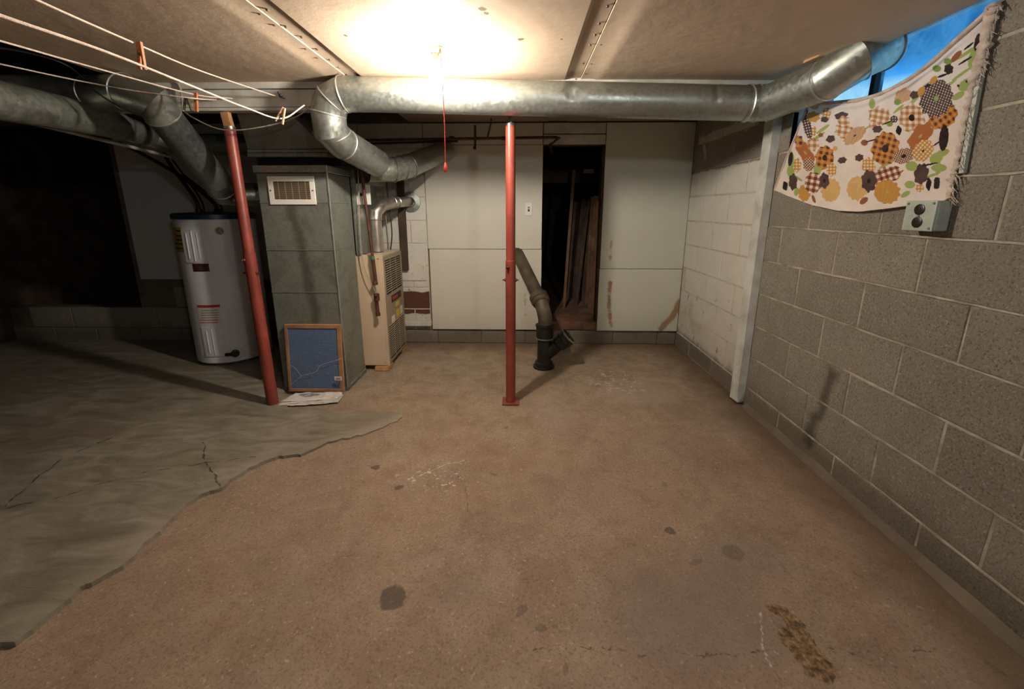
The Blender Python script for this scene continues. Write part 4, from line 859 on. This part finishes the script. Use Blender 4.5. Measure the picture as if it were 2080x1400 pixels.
sc_ = thing('insulator', 'small white block on a beam deep in the dark doorway', 'fixture', at(1195, 348, Y=4.6)); box(at(1185, 352, Y=4.6).x, at(1206, 352, Y=4.6).x, 4.58, 4.62, at(1195, 352, Y=4.6).z, at(1195, 344, Y=4.6).z).build('block', M['white'], sc_, False, .003)
cbm = thing('crawlspace_beam', 'dark timber crossing the top of the space behind the doorway', 'beam', (.4, 4.65, 1.6)); box(-.4, 1.29, 4.63, 4.70, 1.52, 1.66).build('timber', M['joist'], cbm, False, .003)

# ------------------------------------------------------------------ bulb and pull cord
BC = at(885, 105, Z=1.915); BX, BY = BC.x, BC.y
lf = thing('light_bulb_fixture', 'bare glowing light bulb in a porcelain socket on the ceiling', 'light', (BX, BY, 1.92))
MB().lathe((BX, BY, 0), [(.045, 1.928), (.045, 1.915), (.03, 1.905)], 28).build('mounting_base', M['porc'], lf, True)
MB().lathe((BX, BY, 0), [(.022, 1.906), (.024, 1.90), (.024, 1.875), (.021, 1.872)], 24).build('socket', M['porc'], lf, True); MB().lathe((BX+.02, BY-.02, 1.90), [(.006, 0), (.006, .015)], 12, (.5, -1, 0)).build('pull_switch', M['brownplug'], lf, True)
bm_ = bpy.data.materials.new('glowing_bulb_glass'); bm_.use_nodes = True; nt = bm_.node_tree; nt.nodes.clear(); o_ = nt.nodes.new('ShaderNodeOutputMaterial'); em = nt.nodes.new('ShaderNodeEmission')
em.inputs[0].default_value = BULBCOL+(1,); em.inputs[1].default_value = BULB; nt.links.new(em.outputs[0], o_.inputs[0])
MB().lathe((BX, BY, 0), [(.013, 1.873), (.015, 1.862), (.024, 1.846), (.030, 1.825), (.030, 1.808), (.022, 1.790), (.010, 1.782)], 24).build('bulb', bm_, lf, True)
lf2 = thing('globe_lamp', 'frosted globe lamp on the ceiling behind the viewer, out of the picture', 'light', (.95, -.9, 1.92))
MB().lathe((.95, -.9, 0), [(.06, 1.923), (.06, 1.905), (.045, 1.895)], 28).build('mounting_base', M['porc'], lf2, True)
bm2 = bpy.data.materials.new('glowing_globe_glass'); bm2.use_nodes = True; nt = bm2.node_tree; nt.nodes.clear(); o_ = nt.nodes.new('ShaderNodeOutputMaterial'); em = nt.nodes.new('ShaderNodeEmission')
em.inputs[0].default_value = (.93, .96, 1.0, 1); em.inputs[1].default_value = BULB2; nt.links.new(em.outputs[0], o_.inputs[0])
MB().lathe((.95, -.9, 0), [(.03, 1.894), (.055, 1.87), (.07, 1.83), (.055, 1.79), (.02, 1.765)], 28).build('globe', bm2, lf2, True)
pcd = thing('pull_cord', 'thin red pull string with a red tassel hanging below the bulb', 'cord', (BX+.028, BY-.035, 1.9))
s0 = Vector((BX+.027, BY-.034, 1.898)); s1 = at(905, 335, Y=BY-.03)
MB().tube(smoothpath([s0, s0.lerp(s1, .5)+Vector((.004, 0, 0)), s1]), .0022, 8).build('string', M['cord'], pcd, True); MB().lathe(s1, [(.002, .012), (.006, 0), (.010, -.022), (.008, -.032)], 12).build('tassel', M['cord'], pcd, True)

# ------------------------------------------------------------------ clotheslines, pegs, cable
hook = at(562, 196, Y=2.405)
lines = [('top clothesline, the highest white rope running to the beam', [at(-40, -60, Y=1.0), at(75, 0, Y=1.12), at(283, 92, Y=1.5), at(410, 145, Y=1.9), hook]),
         ('thick sagging white clothesline that ends at the duct elbow', [at(-60, 3, Y=.75), at(0, 31, Y=.85), at(220, 107, Y=1.15), at(400, 179, Y=1.5), at(500, 219, Y=1.9), at(572, 241, Y=2.1), at(618, 214, Y=2.25)]),
         ('third white clothesline from the top, carrying an orange peg', [at(-60, 70, Y=1.3), at(0, 83, Y=1.35), at(190, 137, Y=1.75), at(390, 191, Y=2.2), at(472, 200, Y=2.405)]),
         ('lowest thin clothesline running flat to the beam', [at(-60, 118, Y=1.7), at(0, 130, Y=1.75), at(150, 162, Y=2.0), at(270, 184, Y=2.05), at(395, 200, Y=2.1), at(440, 203, Y=2.405)])]
for (lb, P_), r_ in zip(lines, (.0032, .0036, .0032, .003)):
    t = thing('clothesline', lb, 'rope', P_[-1], 'white clotheslines under the ceiling'); MB().tube(smoothpath(P_, 10), r_, 8).build('rope', M['rope'], t, True)
hk = thing('line_hook', 'small bent nail cluster on the beam at the end of the top clothesline', 'hook', hook+Vector((.03, 0, 0)))
for k in range(4): MB().tube([hook+Vector((.01, .01, 0)), hook+Vector((.02+.012*k, -.02, .02-.012*k))], .0022, 6).build('nail', M['iron'], hk)
def peg(c, ax, label, m, open_=.10, L=.085, scale=1.):
    t = thing('clothespin', label, 'clothespin', c); ax = Vector(ax).normalized(); s_ = ax.cross(Vector((0, 1, 0))).normalized()
    for s in (-1, 1):
        a_ = c-ax*L*.2+s_*s*.0045; b_ = c+ax*L*.8+s_*s*(.0045+open_*L*.8); MB().obox(a_, b_, .0065, .010, (0, -1, 0)).build('prong', m, t, False, .001)
    MB().lathe(c+ax*L*.25, [(.0055, -.006), (.0055, .006)], 10, (0, 1, 0)).build('spring', M['steel'], t, True)
peg(at(284, 96, Y=1.48), at(290, 150, Y=1.48)-at(281, 80, Y=1.48), 'orange wooden clothespin hanging on the top clothesline', M['pin'], .06, .085)
peg(at(398, 196, Y=2.16), at(399, 230, Y=2.16)-at(398, 186, Y=2.16), 'orange wooden clothespin on the third clothesline in front of the beam', M['pin'], .015, .09)
peg(at(575, 225, Y=2.08), at(563, 252, Y=2.08)-at(576, 212, Y=2.08), 'pale open clothespin at the low end of the thick sagging line', M['pinp'], .22, .075)
peg(at(379, 203, Y=2.09), at(380, 225, Y=2.09)-at(377, 198, Y=2.09), 'dark weathered clothespin on the lowest clothesline', M['irond'], .3, .06)
cb = thing('hanging_cable', 'grey cable sagging below the beam past the top of the leaning post', 'cable', at(450, 262, Y=2.40))
MB().tube(smoothpath([at(372, 225, Y=2.46), at(390, 238, Y=2.42), at(440, 261, Y=2.38), at(490, 264, Y=2.37), at(560, 252, Y=2.37), at(600, 238, Y=2.39), at(625, 222, Y=2.42)]), .0035, 8).build('cable', M['cable'], cb, True)
ac = thing('armored_cable', 'dark looping cable stapled to the left end of the beam', 'cable', at(340, 175, Y=2.40)); MB().tube(smoothpath([at(235, 148, Y=2.3), at(300, 158, Y=2.36), at(350, 165, Y=2.40), at(366, 180, Y=2.40), at(372, 226, Y=2.40)]), .006, 8).build('cable', M['cable'], ac, True)
ac = thing('ceiling_wire', 'black wire drooping along the ceiling edge at the far left', 'cable', at(100, 120, Y=2.0)); MB().tube(smoothpath([at(-40, 92, Y=1.7), at(60, 108, Y=1.95), at(140, 135, Y=2.1), at(200, 190, Y=2.1), at(245, 218, Y=2.12)]), .004, 8).build('wire', M['black'], ac, True)

# ------------------------------------------------------------------ curtain, outlet
def crop(x, y): return (1500+x/2.8, y/2.8)
GR, BR, DK, OC, OR, TN, WH, BK = [np.array(lin(c)) for c in ((168, 184, 104), (150, 92, 58), (82, 62, 60), (214, 158, 76), (196, 124, 62), (222, 174, 110), (238, 226, 216), (26, 20, 20))]
MOT = []
def mo(x, y, rx, ry, style, rot=0, lobes=0, ctr=None): MOT.append((x, y, rx, ry, style, math.radians(rot), lobes, ctr))
for x, y, rx, ry, rot in ((1300, 480, 55, 32, -30), (1250, 545, 40, 18, -30), (1140, 955, 45, 22, 0), (1125, 900, 40, 30, -30), (1000, 570, 55, 10, -45), (480, 735, 45, 9, -35), (450, 780, 50, 9, -35), (975, 1050, 30, 22, 0), (950, 1105, 30, 14, -30), (298, 975, 22, 35, 0), (330, 1090, 14, 24, 10), (985, 945, 35, 28, 0), (1335, 340, 28, 60, 10), (1235, 330, 45, 8, -35), (1270, 420, 70, 8, -35), (1300, 300, 70, 9, -35), (1095, 1000, 60, 8, -20), (1135, 930, 14, 70, 5), (450, 960, 22, 45, 10), (300, 920, 18, 60, 0), (760, 590, 18, 30, 0), (1190, 700, 40, 12, -30), (1160, 870, 40, 20, -20), (850, 930, 60, 8, -30), (430, 600, 28, 22, 20), (700, 745, 60, 6, -30), (1050, 500, 60, 9, -40), (330, 1010, 40, 8, 30), (1200, 480, 50, 8, -35), (910, 620, 40, 8, -40)): mo(x, y, rx, ry, 'green', rot)
for x, y, rx, ry, st, rot, lo, ct in ((1165, 665, 88, 62, 'gorange', -35, 8, None), (985, 670, 72, 80, 'gtan', 0, 7, 'k'), (1125, 560, 92, 110, 'dots', 20, 12, 'g'), (1035, 775, 50, 92, 'solid', 40, 6, 'g2'), (805, 660, 65, 50, 'gtan', 10, 7, None), (765, 710, 22, 30, 'gtan', 0, 0, None), (835, 845, 78, 95, 'gorange', 15, 9, 'k'), (600, 745, 52, 42, 'gtan', 10, 6, None), (585, 658, 38, 20, 'dark', -10, 5, None), (600, 690, 34, 30, 'gtan', 0, 5, None),
    (662, 772, 74, 36, 'hatch', -38, 8, 'k3'), (935, 545, 50, 38, 'hatch', -35, 6, None), (940, 888, 62, 42, 'check', -20, 10, 'k'), (1050, 858, 52, 68, 'gyel', 40, 8, 'k3'), (740, 945, 38, 48, 'gyel', 0, 7, None), (835, 1000, 100, 48, 'gbig', -18, 8, None), (845, 1092, 74, 68, 'ochre', 0, 12, 'g2'), (675, 1072, 58, 68, 'hatchy', 10, 12, None), (525, 1082, 54, 66, 'hatchy', 10, 12, None), (375, 1098, 34, 48, 'ochre', 0, 8, None), (742, 1030, 42, 62, 'dark', 0, 7, 'k'), (425, 1040, 50, 60, 'gbig', 10, 8, None), (488, 1028, 28, 44, 'dark', 0, 6, 'k'), (490, 897, 52, 68, 'gorange', 10, 8, 'k'), (530, 965, 28, 38, 'gyel', 0, 6, None), (380, 870, 36, 84, 'solid', -32, 6, 'g2'), (345, 805, 24, 34, 'gorange', 0, 6, None), (400, 935, 32, 40, 'check', 0, 8, None), (335, 940, 22, 40, 'gyel', 0, 6, None), (425, 820, 34, 38, 'gtan', 0, 6, None), (392, 720, 24, 75, 'dots', -14, 8, None), (425, 665, 38, 30, 'ochre', 0, 7, None), (498, 648, 26, 36, 'gyel', 10, 6, None), (430, 745, 14, 28, 'gyel', 0, 0, None),
    (310, 1035, 24, 46, 'dark', 0, 6, None), (266, 1058, 15, 26, 'k', 0, 4, None), (296, 905, 13, 40, 'k', 8, 0, None), (590, 912, 25, 18, 'dark', -15, 6, None), (687, 897, 24, 20, 'dark', -15, 6, None), (524, 790, 26, 20, 'dark', -20, 5, None), (790, 735, 28, 20, 'dark', -10, 6, None), (716, 812, 20, 17, 'brown', 0, 8, None), (550, 845, 14, 14, 'tan', 0, 5, None), (468, 768, 14, 12, 'brown', 0, 5, None), (490, 680, 22, 16, 'dark', 0, 5, None), (885, 678, 22, 20, 'dots', 0, 7, None), (1040, 990, 40, 60, 'dark', 12, 7, None), (1030, 1070, 24, 22, 'gyel', 0, 8, None), (1082, 1048, 15, 36, 'k', 5, 4, None), (1128, 1042, 18, 36, 'k', 5, 4, None), (1168, 785, 27, 74, 'k', 6, 0, None), (912, 742, 16, 26, 'k', 0, 4, None), (1196, 393, 26, 30, 'k', 0, 6, None), (1238, 322, 44, 16, 'brown', -48, 0, None), (1358, 240, 16, 52, 'k', 12, 0, None), (1290, 345, 48, 6, 'k', -32, 0, None), (1310, 262, 36, 6, 'k', -38, 0, None), (1160, 430, 30, 7, 'k', -20, 0, None), (1110, 455, 28, 16, 'ochre', -48, 0, None), (1128, 390, 25, 19, 'green2', 0, 0, None), (1190, 350, 22, 18, 'green2', 0, 6, None), (905, 580, 20, 18, 'green2', -20, 0, None), (860, 705, 18, 16, 'green2', 0, 0, None), (713, 1142, 28, 16, 'brown', -38, 0, None), (428, 1132, 9, 24, 'brown', -20, 0, None), (1088, 935, 46, 5, 'k', -12, 0, None), (755, 800, 36, 4, 'k', -15, 0, None), (845, 698, 34, 4, 'k', -22, 0, None), (1130, 815, 28, 5, 'k', -35, 0, None), (380, 635, 14, 22, 'k', 15, 0, None), (1000, 540, 26, 22, 'dark', -30, 5, None), (1040, 520, 20, 28, 'ochre', 30, 0, None), (1302, 462, 12, 8, 'k', -20, 0, None), (1250, 488, 8, 8, 'k', 0, 0, None), (1075, 488, 18, 8, 'k', -30, 0, None)): mo(x, y, rx, ry, st, rot, lo, ct)
def print_colors(px, py):
    """flat print of the cloth, px, py in pattern units"""
    n = len(px); out = np.tile(WH, (n, 1))
    for x, y, rx, ry, st, rot, lo, ct in MOT:
        dx, dy = px-x, py-y; c, s = math.cos(rot), math.sin(rot); u = (dx*c+dy*s)/rx; v = (-dx*s+dy*c)/ry; r = np.hypot(u, v); th = np.arctan2(v, u)
        lim = 1.+((.09 if lo < 8 else .05)*np.cos(lo*th+x) if lo else 0)+.03*np.sin(13*th+y)
        m = r < lim
        if not m.any(): continue
        a, b = (dx*c+dy*s), (-dx*s+dy*c); q = 17.
        g1 = (np.floor(a/q) % 2 == 0); g2 = (np.floor(b/q) % 2 == 0); gg = g1.astype(int)+g2
        def ging(hi, mid, lo_): return np.where((gg == 2)[:, None], hi, np.where((gg == 1)[:, None], mid, lo_))
        if st == 'green': cc = np.tile(GR*.95, (n, 1))
        elif st == 'green2': cc = np.tile(np.array(lin((128, 158, 74))), (n, 1))
        elif st == 'gorange': cc = ging(np.array(lin((96, 58, 40))), OR, OC*.95)
        elif st == 'gtan': cc = ging(np.array(lin((178, 122, 76))), np.array(lin((214, 170, 122))), WH)
        elif st == 'gbig': cc = ging(np.array(lin((104, 52, 38))), np.array(lin((176, 118, 88))), WH)
        elif st == 'gyel':
            q2 = 9.; k_ = (np.floor(a/q2) % 2 == 0).astype(int)+(np.floor(b/q2) % 2 == 0); cc = np.where((k_ == 2)[:, None], OC*.8, np.where((k_ == 1)[:, None], OC*1.05, WH))
        elif st == 'check':
            k_ = (np.floor(a/8)+np.floor(b/8)) % 2 == 0; cc = np.where(k_[:, None], np.array(lin((92, 50, 36))), np.array(lin((222, 190, 160))))
        elif st == 'dots':
            k_ = np.hypot((a % 15)-7.5, (b % 15)-7.5) < 3.4; cc = np.where(k_[:, None], WH, DK)
        elif st == 'hatch': k_ = ((a+b) % 11) < 5; cc = np.where(k_[:, None], OR*.9, np.array(lin((226, 196, 160))))
        elif st == 'hatchy': k_ = ((a+b) % 9) < 5; cc = np.where(k_[:, None], OC, np.array(lin((236, 206, 150))))
        elif st == 'ochre': k_ = ((a-b) % 10) < 5; cc = np.where(k_[:, None], OC, OC*.8)
        else: cc = np.tile({'solid': np.array(lin((180, 108, 58))), 'dark': DK, 'k': BK, 'brown': BR, 'tan': TN}[st], (n, 1))
        out[m] = cc[m]
        if ct:
            k_, col_ = {'k': (.24, BK), 'g': (.16, np.array(lin((150, 170, 100)))), 'g2': (.15, np.array(lin((190, 170, 96)))), 'k3': (.12, BK)}[ct]; mm = r < k_; out[mm] = col_
    return np.clip(out, 0, 1)
def curtain():
    # outline of the cloth, surveyed points; bottom and top edges left to right
    bot = [(1572, 386), (1600, 398), (1650, 417), (1700, 428), (1745, 430), (1800, 424), (1860, 416), (1925, 406)]
    top = [(1638, 218), (1665, 212), (1700, 212), (1740, 208), (1790, 194), (1850, 163), (1900, 125), (1945, 84), (1984, 50), (2011, 24)]
    def curve(pts, t):
        L = [0]
        for a, b in zip(pts, pts[1:]): L.append(L[-1]+math.dist(a, b))
        s = t*L[-1]
        return (np.interp(s, L, [p[0] for p in pts]), np.interp(s, L, [p[1] for p in pts]))
    NU, NV = 400, 330; v = []; PX = []; PY = []
    fr = random.Random(3)
    for j in range(NV+1):
        w_ = j/NV
        for i in range(NU+1):
            u = i/NU; bx, by = curve(bot, u); tx, ty = curve(top, u)
            x = bx+(tx-bx)*w_; y = by+(ty-by)*w_
            if i in (0,): x += 1.5*noise.noise((j*.15, 0, 0))
            if i == NU: x += 3*noise.noise((j*.2, 5, 0))
            X = XR-.010-.022*math.sin(PI*min(1, u*1.02))*(1-w_)**.8-.010*math.sin(PI*u)*w_
            X -= .007*math.sin(u*9+w_*5)*math.sin(PI*u)*(.4+.6*w_)+.004*noise.noise((u*9, w_*7, 0))
            X -= .012*math.exp(-((w_-.97)/.03)**2)*math.sin(PI*u)           # rolled top hem
            p_ = at(x, y, X=X); v.append(tuple(p_)); PX.append((x-1500)*2.8); PY.append(y*2.8)
    nx = NU+1; f = [(j*nx+i, j*nx+i+1, (j+1)*nx+i+1, (j+1)*nx+i) for j in range(NV) for i in range(NU)]
    me = bpy.data.meshes.new('cloth'); me.from_pydata(v, [], f)
    cols = print_colors(np.array(PX), np.array(PY)); ca = me.color_attributes.new('print', 'FLOAT_COLOR', 'POINT')
    ca.data.foreach_set('color', np.hstack([cols, np.ones((len(cols), 1))]).astype(np.float32).ravel())
    return me
g = G('printed_linen'); at_ = g.n('ShaderNodeAttribute', attribute_name='print'); wv_ = g.noise(g.pos(), 420., 2.)
cc_ = g.mix(g.ramp(g.noise(g.pos(), 14., 4.), [(.3, .0), (.8, .22)]), at_.outputs['Color'], (150, 130, 116)); g.fin(cc_, .95, 0, wv_, .3, .002, .2)
tl = g.n('ShaderNodeBsdfTranslucent'); g.put(tl.inputs[0], cc_); mx = g.n('ShaderNodeMixShader'); mx.inputs[0].default_value = .22; g.t.links.new(g.b.outputs[0], mx.inputs[1]); g.t.links.new(tl.outputs[0], mx.inputs[2]); g.t.links.new(mx.outputs[0], g.out.inputs[0]); M['cloth'] = g.m
ct = thing('window_curtain', 'off-white linen cloth with brown and orange flowers hung over the high window', 'curtain', at(1760, 300, X=XR))
link('cloth', curtain(), M['cloth'], ct, True)
# frayed right edge, rolled top hem
fr = MB(); P_ = [(2018, 8), (2010, 45), (2000, 90), (1988, 136), (1975, 180), (1964, 230), (1952, 290), (1942, 340), (1932, 372), (1927, 405)]
pts = smoothpath([at(x, y, X=XR-.014) for x, y in P_], 8)
rs = [.008+.007*noise.noise((k*.7, 0, 0))+(.006 if k < 30 else 0) for k in range(len(pts))]
pts = [p_+Vector((.002*noise.noise((k*.9, 1, 0)), .012*noise.noise((k*.8, 2, 0)), 0)) for k, p_ in enumerate(pts)]; fr.tube(pts, [max(.006, r_) for r_ in rs], 12)
fr.build('frayed_edge', M['linen'], ct, True)
th_ = MB()
for k in range(70):
    q = pts[random.randrange(len(pts))]; a_ = random.uniform(-1, 1); th_.tube([q, q+Vector((-.004, -.018*random.random()-.006, -.01+.01*a_)), q+Vector((-.003, -.03*random.random()-.006, -.03+.01*a_))], .0009, 4)
o = th_.build('loose_threads', M['linen'], ct); o['kind'] = 'stuff'
th_ = MB(); MB().tube(smoothpath([at(x, y, X=XR-.022) for x, y in ((1640, 214), (1700, 208), (1745, 203), (1795, 188), (1852, 157), (1902, 118), (1946, 78), (1984, 44), (2010, 20))], 8), .008, 10).build('rolled_hem', M['linen'], ct, True)
MB().tube(smoothpath([at(x, y, X=XR-.012) for x, y in ((1640, 218), (1622, 262), (1598, 320), (1573, 386))], 10), .005, 8).build('side_hem', M['linen'], ct, True)
rd = thing('metal_track', 'narrow grey metal strip upright along the right edge of the window cloth', 'strip', at(1965, 300, X=XR)); MB().obox(at(1996, 130, X=XR-.009), at(1955, 352, X=XR-.009), .014, .012, (1, 0, 0)).build('strip', M['boxst'], rd)
sd = thing('foam_scrap', 'tan broken foam scrap stuck between ceiling and the duct near the window', 'scrap', at(1697, 107, X=1.3)); c_ = B1.lerp(B2, .93)+Vector((-.02, 0, R+.006))
MB().add([c_+Vector(q) for q in ((-.05, .05, -.008), (.03, .04, -.005), (.04, -.05, -.004), (-.045, -.04, -.01), (-.04, .045, .014), (.02, .035, .02), (.035, -.045, .016), (-.03, -.035, .008))], [(0, 1, 2, 3), (7, 6, 5, 4), (0, 4, 5, 1), (1, 5, 6, 2), (2, 6, 7, 3), (3, 7, 4, 0)]).build('scrap', M['shard'], sd, False, .003)
# outlet box
oy0, oy1, oz0, oz1, ox = 1.425, 1.535, 1.166, 1.268, 1.40
ob = thing('outlet_box', 'grey steel outlet box with two dark sockets on the block wall under the cloth', 'outlet', (XR, (oy0+oy1)/2, oz0))
box(ox+.004, XR-.003, oy0, oy1, oz0, oz1).build('box', M['boxst'], ob, False, .006, 3); fpz = box(ox-.002, ox+.0035, oy0-.001, oy1+.001, oz0-.001, oz1+.001).build('cover_plate', M['boxst'], ob, False, .005, 3)
ym = (oy0+oy1)/2
for z in (oz0+.029, oz1-.029):
    s_ = MB().lathe((ox-.002, ym, z), [(.0185, 0), (.0185, .003), (.016, .004)], 24, (-1, 0, 0)); s_ = s_.build('socket', M['brownplug'], fpz, True)
    for d in (-.006, .006): box(ox-.0065, ox-.006, ym+d-.001, ym+d+.001, z-.003, z+.006).build('slot', M['dark'], fpz)
for y_, z_ in ((oy0+.009, oz0+.009), (oy1-.009, oz1-.009), (oy0+.009, oz1-.009), (ym, (oz0+oz1)/2)): MB().lathe((ox-.002, y_, z_), [(.0045, 0), (.0035, .003)], 10, (-1, 0, 0)).build('screw', M['steel'], fpz)
for z_ in (oz0+.03, oz1-.03): MB().lathe((XR-.028, oy0, z_), [(.011, 0), (.010, .0012)], 16, (0, -1, 0)).build('knockout', M['boxst'], ob)
